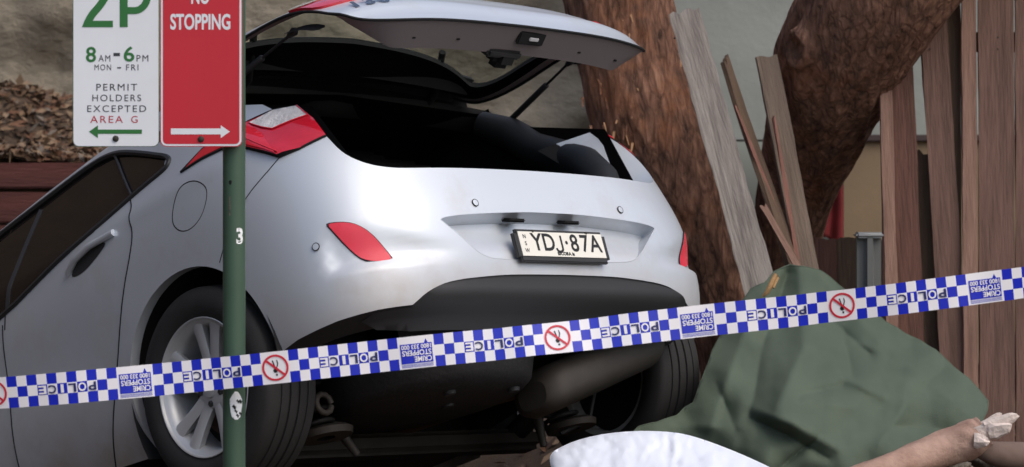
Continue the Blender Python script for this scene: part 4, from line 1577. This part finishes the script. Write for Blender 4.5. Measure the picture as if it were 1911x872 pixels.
# ---------------------------------------------------------------- white deflated bag at the bottom edge
M_bag = mat('white_nylon', lin(230, 236, 248), .5, bump=.1, bump_scale=300)
OUT = [(1024, 850), (1042, 836), (1080, 820), (1130, 809), (1185, 804), (1240, 805), (1280, 810), (1330, 826), (1390, 850), (1450, 878), (1500, 910), (1480, 960), (1300, 1000), (1120, 985), (1050, 930), (1030, 880)]
def bag_mesh():
    o2 = [(x / 1000, y / 1000) for x, y in chaikin(OUT, 2)]
    V2, F2 = poly_mesh(o2, (), .006, .006, .005)
    def edge_d(p):
        return min(seg_d(p, o2[i], o2[(i + 1) % len(o2)])[0] for i in range(0, len(o2)))
    res = []
    bot = []
    for x, y in V2:
        e = edge_d((x, y))
        ang = math.atan2(y - .90, x - 1.24)
        puff = .15 * min(1, e / .11) ** .55
        wr = .014 * math.sin(ang * 66 + 9 * noise.noise(Vector((ang * 5, 0, 0)))) * (.25 + abs(noise.noise(Vector((ang * 9, 2, 0)))) * 1.6) * math.exp(-e / .026) * min(1, e / .004)
        rg = 1 - abs(noise.noise(Vector((x * 17 + 2 * noise.noise(Vector((x * 9, y * 9, 4))), y * 8, 1)))) * 2
        wr += .022 * max(0, rg - .55) * min(1, e / .03) + .018 * noise.noise(Vector((x * 26, y * 14, 0))) * min(1, e / .02) + .008 * noise.noise(Vector((x * 90, y * 60, 0)))
        wr += .014 * math.exp(-(seg_d((x, y), (1.262, .812), (1.250, .90))[0] / .006) ** 2)
        wr -= .012 * math.exp(-(seg_d((x, y), (1.262, .865), (1.30, .90))[0] / .010) ** 2)
        base = 8.35 - .5 * ss(.80, 1.0, y)
        res.append(at(x * 1000, y * 1000, base - puff - wr))
        bot.append(at(x * 1000, y * 1000, base + .03 * min(1, e / .05)))
    n = len(res)
    return res + bot, F2 + [tuple(i + n for i in f[::-1]) for f in F2]
V, Fc = bag_mesh()
bag = obj_from('airbag', V, Fc, M_bag)
tag(bag, 'puffed white fabric bag lying in front of the tarpaulin', 'bag')

# ---------------------------------------------------------------- broken pale branch
br = thing('broken_branch', 'smooth pinkish broken branch with a torn white end, by the tarpaulin', 'branch', at(1700, 850, 8.5))
M_branch = mat('smooth_pale_bark', lin(190, 160, 144), .8, noise_amt=.5, noise_scale=9, bump=.7, bump_scale=30, col2=lin(132, 98, 82), detail=10)
M_raw = mat('raw_white_wood', lin(232, 216, 206), .8, noise_amt=.25, noise_scale=14, bump=.7, bump_scale=50, stretch=(1, 1, 1))
def branch_tube(name, pix, m, nz, seed, n=28, amp=.05):
    V, Fc = [], []
    pts = []
    for j in range(nz + 1):
        px, py, d, r = spline(pix, j / nz)
        pts.append((at(px, py, d), r / FPX * d))
    for j in range(nz + 1):
        c, r = pts[j]
        t = (pts[min(nz, j + 1)][0] - pts[max(0, j - 1)][0]).normalized()
        a = Vector((0, 1, 0)).cross(t).normalized()
        b = t.cross(a)
        for i in range(n):
            w_ = 2 * math.pi * i / n
            dr = a * math.cos(w_) + b * math.sin(w_)
            k = 1 + amp * noise.fractal(dr * 1.4 + Vector((0, seed, j * .12)), 1, 2, 4)
            V.append(c + dr * r * k - br.location)
    for j in range(nz):
        for i in range(n):
            i2 = (i + 1) % n
            Fc.append((j * n + i, j * n + i2, (j + 1) * n + i2, (j + 1) * n + i))
    Fc += [tuple(range(n))[::-1], tuple(nz * n + i for i in range(n))]
    return obj_from(name, V, Fc, m, br, True, 70)
branch_tube('limb', [(1480, 945, 8.35, 34), (1580, 905, 8.4, 31), (1680, 868, 8.45, 30), (1760, 838, 8.5, 33), (1815, 818, 8.5, 36), (1838, 806, 8.5, 30)], M_branch, 60, 1, amp=.11)
def splinter(base, tip, w_px, d, seed):
    """an angular shard of raw wood"""
    A, B = at(base[0], base[1], d), at(tip[0], tip[1], d - .02)
    t = (B - A).normalized()
    x = Vector((0, 1, 0)).cross(t).normalized()
    y = t.cross(x)
    w_ = w_px / FPX * d / 2
    V, Fc = [], []
    prof = [(0, 1.0), (.25, 1.06), (.5, .92), (.72, .80), (.88, .62), (1.0, .30)]
    n = 9
    for f, k in prof:
        for i in range(n):
            a_ = 6.28319 * i / n
            rr = w_ * k * (1 + .34 * noise.noise(Vector((math.cos(a_) * 1.3, math.sin(a_) * 1.3, seed + f * 1.5))))
            V.append(A.lerp(B, f) + x * math.cos(a_) * rr + y * math.sin(a_) * rr * .6 + t * .012 * noise.noise(Vector((a_ * 2, seed, f))) - br.location)
    for j in range(len(prof) - 1):
        for i in range(n):
            i2 = (i + 1) % n
            Fc.append((j * n + i, j * n + i2, (j + 1) * n + i2, (j + 1) * n + i))
    Fc += [tuple(range(n))[::-1], tuple((len(prof) - 1) * n + i for i in range(n))]
    return obj_from('splinter', V, Fc, M_raw, br, False)
splinter((1828, 812), (1856, 790), 34, 8.46, 1)
splinter((1840, 800), (1898, 776), 32, 8.45, 4)
splinter((1846, 806), (1886, 797), 30, 8.44, 7)
splinter((1830, 800), (1868, 772), 18, 8.47, 11)
splinter((1818, 822), (1846, 824), 26, 8.44, 15)
branch_tube('stub', [(1815, 826, 8.5, 16), (1840, 842, 8.5, 20), (1880, 850, 8.55, 26), (1950, 856, 8.6, 30)], mat('dull_bark', lin(120, 100, 90), .85, noise_amt=.4, noise_scale=8), 30, 13)
# stones at the corner
for px, py, d, s in ((1840, 860, 8.9, .05), (1790, 872, 8.8, .04), (1890, 868, 8.75, .06)):
    bm = bmesh.new()
    bmesh.ops.create_icosphere(bm, subdivisions=3, radius=1)
    for v in bm.verts:
        v.co *= 1 + .3 * noise.fractal(v.co * 1.3 + Vector((px, 0, 0)), 1, 2, 3)
        v.co = Vector((v.co.x * s, v.co.y * s, v.co.z * s * .6))
    o = obj_bm('stone', bm, MATS['pale_stone'], None, True, 60)
    o.location = at(px, py, d)
    tag(o, {1840: 'small stone under the broken branch stub', 1790: 'smallest stone below the smooth branch', 1890: 'largest stone at the right edge beside the branch'}[px], 'stone', 'stones beside the branch')

# ---------------------------------------------------------------- sign post with two parking signs
PD = 7.03
M_post = mat('green_post_paint', lin(66, 92, 74), .42, noise_amt=.3, noise_scale=7, rough_var=.1, stretch=(1, 1, .4))
post = thing('sign_post', 'dark green steel sign post in front of the rear wheel', 'post', Vector((at(437, 436, PD).x, PD, .7)))
V, Fc = tube([(0, 0, -.3), (0, 0, 3.2)], .0297, 32)
obj_from('pole', V, Fc, M_post, post, True, 50)
V, Fc = tube([(0, 0, 3.2), (0, 0, 3.215)], [.031, .028], 32)
obj_from('pole_cap', V, Fc, M_blackpl, post, True, 50)
def on_pole(name, px, py, w_, h, m, lift=.0006, shape=None, n=12):
    """a curved sticker on the pole"""
    c = at(px, py, PD)
    ang0 = math.asin(max(-.98, min(.98, (c.x - post.location.x) / .0297)))
    z0 = c.z - .7
    V, Fc = [], []
    poly = shape or [(-1, -1), (1, -1), (1, 1), (-1, 1)]
    V2, F2 = poly_mesh([(p[0] * w_ / 2, p[1] * h / 2) for p in poly], (), .003, .004, .003)
    for x, z in V2:
        a = ang0 + x / .0297
        r = .0297 + lift
        V.append((r * math.sin(a), -r * math.cos(a), z0 + z))
    return obj_from(name, V, F2, m, post, True)
circ = [(math.cos(i * .449) * (1 + .12 * math.sin(i * 2.3)), math.sin(i * .449)) for i in range(14)]
on_pole('sticker', 443, 756, .034, .075, M_white, .0006, circ)
for k in range(9):
    on_pole('sticker_mark', 443 + random.uniform(-6, 8), 756 + random.uniform(-19, 19), .010, .012, M_ink, .0012, [(.2, -1), (.6, -.2), (1, .4), (.3, .2), (-.2, 1), (-1, .3), (-.3, -.2)])
V, Fc = text_mesh('3', .055, .8, .002)
c = at(452, 442, PD)
o = obj_from('sticker_mark', [Vector((0.0297 * math.sin(.62 + v.x / .0297) * 1.03, -.0297 * math.cos(.62 + v.x / .0297) * 1.03, v.y + c.z - .7)) for v in V], Fc, M_white, post, False)
on_pole('bolt_hole', 432, 341, .008, .012, M_gap, .0006, circ)
on_pole('scratch', 431, 385, .004, .05, MATS['pale_stone'], .0006)

def sign(name, label, x0, x1, y1, hgt, d, face, edge, border):
    A = at(x0, y1, d)
    B = at(x1, y1, d)
    w_ = B.x - A.x
    s = thing(name, label, 'sign', Vector(((A.x + B.x) / 2, d, A.z)))
    def rr(bm, w, h, r, z0, z1):
        vs_ = []
        for cxx, cyy, a0 in ((w / 2 - r, -h / 2 + r, -90), (w / 2 - r, h / 2 - r, 0), (-w / 2 + r, h / 2 - r, 90), (-w / 2 + r, -h / 2 + r, 180)):
            for k in range(7):
                a = math.radians(a0 + 15 * k)
                vs_.append((cxx + r * math.cos(a), cyy + r * math.sin(a)))
        top = [bm.verts.new((x, -z1, y)) for x, y in vs_]
        bot = [bm.verts.new((x, -z0, y)) for x, y in vs_]
        bm.faces.new(top)
        bm.faces.new(bot[::-1])
        n = len(vs_)
        for i in range(n):
            bm.faces.new((top[i], bot[i], bot[(i + 1) % n], top[(i + 1) % n]))
    bm = bmesh.new()
    rr(bm, w_, hgt, .016, -.0016, 0)
    o = obj_bm('plate', bm, edge, s)
    o.location = (0, 0, hgt / 2)
    if border:
        bm = bmesh.new()
        rr(bm, w_ - .004, hgt - .004, .015, 0, .0006)
        obj_bm('border', bm, border, s).location = (0, 0, hgt / 2)
        bm = bmesh.new()
        rr(bm, w_ - .014, hgt - .014, .011, 0, .0012)
        obj_bm('face', bm, face, s).location = (0, 0, hgt / 2)
    else:
        bm = bmesh.new()
        rr(bm, w_ - .003, hgt - .003, .015, 0, .0010)
        obj_bm('face', bm, face, s).location = (0, 0, hgt / 2)
    return s, w_
def sign_text(s, txt, px, py, h_px, m, sx=1.0, bold=0.0, d=PD, space=1.0, w_px=None):
    h = h_px / FPX * d
    size = h / .73
    V, Fc = text_mesh(txt, size, 1.0, bold, 'CENTER', space)
    x0 = min(v.x for v in V); x1 = max(v.x for v in V)
    y0 = min(v.y for v in V); y1 = max(v.y for v in V)
    kx = (w_px / FPX * d / (x1 - x0)) if w_px else sx
    ky = h / (y1 - y0)
    p = at(px, py, d) - s.location
    return obj_from('lettering', [(((v.x - (x0 + x1) / 2) * kx) + p.x, -.0017, (v.y - (y0 + y1) / 2) * ky + p.z) for v in V], Fc, m, s, False)
def sign_poly(name, s, pts, m, d=PD, lift=.0017):
    return obj_from(name, [(at(x, y, d).x - s.location.x, -lift, at(x, y, d).z - s.location.z) for x, y in pts], [tuple(range(len(pts)))], m, s, False)
SD = PD - .055
M_sgreen = mat('sign_green', lin(44, 110, 52), .4)
M_sblack = mat('sign_black', lin(52, 54, 58), .45)
M_sred = mat('sign_letter_red', lin(178, 40, 54), .45)
M_swhite = mat('sign_white', lin(230, 233, 239), .38, noise_amt=.10, noise_scale=5, detail=10)
M_sedge = mat('sign_edge_green', lin(40, 88, 48), .5)
s1, w1 = sign('parking_sign', 'white two-hour permit parking sign with green arrow', 136, 297, 274, .60, SD, M_swhite, M_sedge, None)
s2, w2 = sign('stopping_sign', 'red no stopping sign with white arrow on the green post', 299, 452, 274, .60, SD, M_orange, M_orange, M_swhite)
# 2P as stroked figures
def stroke(name, s, pts, w_px, m, lift=.0017):
    P = []
    n = len(pts)
    Lp, Rp = [], []
    for i in range(n):
        a = Vector(pts[max(0, i - 1)])
        b = Vector(pts[min(n - 1, i + 1)])
        t = (b - a).normalized()
        nn = Vector((-t.y, t.x)) * w_px / 2
        p = Vector(pts[i])
        Lp.append(p + nn)
        Rp.append(p - nn)
    V, Fc = [], []
    for l, r in zip(Lp, Rp):
        for q in (l, r):
            w_ = at(q.x, q.y, SD)
            V.append((w_.x - s.location.x, -lift, w_.z - s.location.z))
    for i in range(n - 1):
        Fc.append((2 * i, 2 * i + 1, 2 * i + 3, 2 * i + 2))
    return obj_from(name, V, Fc, m, s, False)
two = [(164, -20)] + [(185 + 22 * math.cos(math.radians(a)), -25 - 20 * math.sin(math.radians(a)) * 1.0) for a in range(165, -50, -15)] + [(186, 12), (172, 27), (163, 44)]
stroke('lettering', s1, chaikin(two, 2, False), 14, M_sgreen)
sign_poly('lettering', s1, [(153, 51), (211, 51), (211, 39), (158, 39)], M_sgreen, SD, .0019)
stroke('lettering', s1, [(231, 51), (231, -52)], 15, M_sgreen)
stroke('lettering', s1, [(231, -45), (252, -45)] + [(252 + 24 * math.cos(math.radians(a)), -10 - 35 * math.sin(math.radians(a)) * .85) for a in range(80, -81, -10)] + [(252, 20), (231, 20)], 13, M_sgreen, .0021)
for t, x, y, h, wpx, m, b in (('8', 170, 102, 29, 19, M_sgreen, .001), ('AM', 195, 109, 12, 22, M_sblack, 0), ('6', 241, 101, 29, 20, M_sgreen, .001), ('PM', 266, 109, 12, 22, M_sblack, 0),
                              ('MON', 192, 126, 11, 31, M_sblack, 0), ('FRI', 247, 126, 11, 23, M_sblack, 0), ('PERMIT', 218, 163, 12.5, 76, M_sblack, 0), ('HOLDERS', 218, 183, 12.5, 91, M_sblack, 0),
                              ('EXCEPTED', 218, 203, 12.5, 110, M_sblack, 0), ('AREA', 199, 223, 13, 61, M_sred, 0), ('G', 251, 223, 13, 12, M_sred, 0)):
    sign_text(s1, t, x, y, h, m, bold=b, d=SD, w_px=wpx, space=1.25)
sign_poly('lettering', s1, [(212, 105), (224, 105), (224, 99), (212, 99)], M_sblack, SD)
sign_poly('lettering', s1, [(219, 128), (226, 128), (226, 125.5), (219, 125.5)], M_sblack, SD)
sign_poly('arrow', s1, [(166, 246), (183, 234), (183, 242), (265, 242), (265, 250), (183, 250), (183, 258)], M_sgreen, SD)
sign_text(s2, 'STOPPING', 374, 41, 30, M_swhite, bold=.0016, d=SD, w_px=112)
sign_text(s2, 'NO', 374, -7, 30, M_swhite, bold=.0016, d=SD, w_px=34)
sign_poly('arrow', s2, [(319, 240), (412, 240), (412, 234), (429, 246), (412, 258), (412, 251), (319, 251)], M_swhite, SD)
for s, x, y in ((s1, 216, 259), (s2, 375, 260)):
    V, Fc = lathe([(0, .0085), (.004, .0075), (.006, .004), (.0062, 0)], 16)
    p = at(x, y, SD) - s.location
    obj_from('bolt', [Vector((v.y + p.x, -.001 - v.x, v.z + p.z)) for v in V], Fc, M_steel, s, True, 40)
# steel strap behind both signs
for py in (255, -110):
    A, B = at(150, py, SD), at(452, py, SD)
    bm = bmesh.new()
    box_bm(bm, ((A.x + B.x) / 2 - post.location.x, SD + .014 - PD, A.z - .7), (B.x - A.x, .020, .028))
    obj_bm('strap', bm, M_galv, post)

# ---------------------------------------------------------------- police tape
TP = [(-420, 764, 6.93), (-150, 747, 6.93), (0, 734, 6.93), (250, 713, 6.94), (515, 686, 6.93), (780, 657, 6.95), (1037, 631, 6.98), (1300, 600, 7.02), (1567, 571, 7.06), (1838, 537, 7.1), (2100, 503, 7.15), (2400, 460, 7.2)]
TPW = [at(*p) for p in TP]
def cr3(t):
    return Vector(spline([tuple(p) for p in TPW], t))
N_ = 1600
PTS = [cr3(i / N_) for i in range(N_ + 1)]
ARC_L = [0.0]
for i in range(N_):
    ARC_L.append(ARC_L[-1] + (PTS[i + 1] - PTS[i]).length)
def tape_at(s, v, lift=0.0):
    """s metres along, v metres up across the tape"""
    s = max(0, min(ARC_L[-1] - 1e-6, s))
    lo, hi = 0, N_
    while hi - lo > 1:
        m_ = (lo + hi) // 2
        if ARC_L[m_] <= s:
            lo = m_
        else:
            hi = m_
    f = (s - ARC_L[lo]) / (ARC_L[lo + 1] - ARC_L[lo])
    p = PTS[lo].lerp(PTS[lo + 1], f)
    t = (PTS[lo + 1] - PTS[lo]).normalized()
    up = Vector((0, 0, 1))
    up = (up - t * up.dot(t)).normalized()
    n = t.cross(up)
    n = -n if n.y > 0 else n
    tw = .16 * math.sin(s * 2.1 + .6) + .10 * math.sin(s * 5.3) + .06 * math.sin(s * 11.7)
    up2 = up * math.cos(tw) + n * math.sin(tw)
    n2 = n * math.cos(tw) - up * math.sin(tw)
    rip = .0035 * math.sin(s * 17 + 2 * math.sin(s * 3)) + .0012 * math.sin(s * 43)
    return p + up2 * v + n2 * (rip + lift)
def s_of_px(px):
    lo, hi = 0, N_
    while hi - lo > 1:
        m_ = (lo + hi) // 2
        p = PTS[m_]
        if 955.5 + FPX * p.x / p.y < px:
            lo = m_
        else:
            hi = m_
    return ARC_L[lo]
HT = .0835
M_tblue = mat('tape_blue', lin(30, 44, 186), .22, spec=.5)
M_twhite = mat('tape_white', lin(238, 236, 240), .22, spec=.5)
M_tdark = mat('tape_dark_blue', lin(30, 36, 96), .4)
M_tred = mat('tape_red', lin(204, 40, 60), .4)
tape = thing('police_tape', 'blue and white checked police tape stretched across the scene', 'tape', (0, 0, 0))
TV, TF, TM = [], [], []
def cell(s0, s1, v0, v1, mi):
    k = len(TV)
    n = max(2, int((s1 - s0) / .008))
    for i in range(n + 1):
        s = s0 + (s1 - s0) * i / n
        TV.append(tape_at(s, v0))
        TV.append(tape_at(s, v1))
    for i in range(n):
        TF.append((k + 2 * i, k + 2 * i + 2, k + 2 * i + 3, k + 2 * i + 1))
        TM.append(mi)
def tape_text(txt, s0, s1, v0, v1, m, bold=.0):
    """text turned upside down, filling the box"""
    V, Fc = text_mesh(txt, 1.0, 1.0, bold)
    x0 = min(v.x for v in V); x1 = max(v.x for v in V)
    y0 = min(v.y for v in V); y1 = max(v.y for v in V)
    out = []
    for v in V:
        a = (v.x - x0) / (x1 - x0)
        b = (v.y - y0) / (y1 - y0)
        out.append(tape_at(s1 - (s1 - s0) * a, v1 - (v1 - v0) * b, .0022))
    return obj_from('lettering', out, Fc, m, tape, False)
anchors = [220, 745, 1268, 1805]
sa = [s_of_px(p) for p in anchors]
sa = [sa[0] - (sa[1] - sa[0])] + sa + [sa[3] + (sa[3] - sa[2])]
def metrics(per):
    global WC, WN, CW
    WC, WN = per * 67 / 525.0, per * 52 / 525.0
    CW = (per - WC - WN) / 22
def checks(s):
    for i in range(11):
        a, b = s + i * CW, s + (i + 1) * CW
        for r in range(3):
            blue = (i + r) % 2 == 0
            cell(a, b, -HT / 2 + r * HT / 3, -HT / 2 + (r + 1) * HT / 3, 1 if blue else 0)
    for k, ch in enumerate('ECILOP'):
        a = s + (3 + k) * CW
        blue = (3 + k) % 2 == 1
        iw = .30 if ch == 'I' else .78
        tape_text(ch, a + CW * (1 - iw) / 2, a + CW * (1 + iw) / 2, -HT / 6 * .80, HT / 6 * .80, M_twhite if blue else M_tdark, .022)
def ring_pts(sc_, r, n=36):
    return [(sc_ + r * math.cos(6.28319 * i / n), r * math.sin(6.28319 * i / n)) for i in range(n)]
def tape_poly(name, pts, m, lift=.0009):
    V2, F2 = poly_mesh(pts, (), .008, .008, .006)
    return obj_from(name, [tape_at(s, v, lift) for s, v in V2], F2, m, tape, False)
def tape_band(name, pa, pb, m, lift):
    n = len(pa)
    V = [tape_at(s, v, lift) for s, v in pa] + [tape_at(s, v, lift) for s, v in pb]
    return obj_from(name, V, [(i, (i + 1) % n, n + (i + 1) % n, n + i) for i in range(n)], m, tape, False)
def smoke(s):
    cell(s, s + WN, -HT / 2, HT / 2, 0)
    c = s + WN / 2
    r = HT * .41
    tape_band('prohibition_ring', ring_pts(c, r), ring_pts(c, r * .84), M_tred, .0016)
    # walking figure, feet up
    k = r * .62
    tape_poly('figure', [(c - .05 * k, -.95 * k), (c + .18 * k, -1.02 * k), (c + .24 * k, -.80 * k), (c + .05 * k, -.72 * k)], M_ink, .0009)
    tape_poly('figure', [(c - .16 * k, -.62 * k), (c + .18 * k, -.62 * k), (c + .22 * k, -.05 * k), (c - .05 * k, .05 * k), (c - .30 * k, -.35 * k)], M_ink, .0009)
    tape_poly('figure', [(c - .08 * k, -.05 * k), (c + .06 * k, -.02 * k), (c - .22 * k, .92 * k), (c - .36 * k, .88 * k)], M_ink, .0010)
    tape_poly('figure', [(c + .10 * k, -.05 * k), (c + .24 * k, -.05 * k), (c + .40 * k, .50 * k), (c + .30 * k, .95 * k), (c + .20 * k, .93 * k), (c + .26 * k, .48 * k)], M_ink, .0010)
    a = math.radians(-42)
    dx, dy = math.cos(a), math.sin(a)
    h = r * .085
    tape_poly('prohibition_bar', [(c - dx * r * .9 - dy * h, -dy * r * .9 + dx * h), (c - dx * r * .9 + dy * h, -dy * r * .9 - dx * h), (c + dx * r * .9 + dy * h, dy * r * .9 - dx * h), (c + dx * r * .9 - dy * h, dy * r * .9 + dx * h)], M_tred, .0018)
def crime(s):
    cell(s, s + WC, -HT / 2, HT / 2, 0)
    m_ = WC * .06
    a, b = s + m_, s + WC - m_
    t, u = HT * .27, -HT * .34
    tape_poly('crime_panel', [(a, u), (b, u), (b, t), (a + (b - a) * .88, t), (a + (b - a) * .82, t + HT * .13), (a + (b - a) * .76, t), (a, t)], M_tblue, .0010)
    tape_text('1800 333 000', a + .003, b - .003, t - HT * .17, t - HT * .03, M_twhite, .02)
    tape_text('STOPPERS', a + .004, b - .003, t - HT * .37, t - HT * .20, M_twhite, .02)
    tape_text('CRIME', a + (b - a) * .42, b - .003, t - HT * .57, t - HT * .40, M_twhite, .02)
    for q in (.385, .42, .455):
        tape_poly('panel_rule', [(a, -HT * q), (b, -HT * q), (b, -HT * (q - .014)), (a, -HT * (q - .014))], M_tblue, .0008)
for k_ in range(5):
    metrics(sa[k_ + 1] - sa[k_])
    pos = sa[k_]
    crime(pos)
    checks(pos + WC)
    smoke(pos + WC + 11 * CW)
    checks(pos + WC + 11 * CW + WN)
strip = obj_from('strip', TV, TF, None, tape, True, None, mats=[M_twhite, M_tblue], mi=TM)
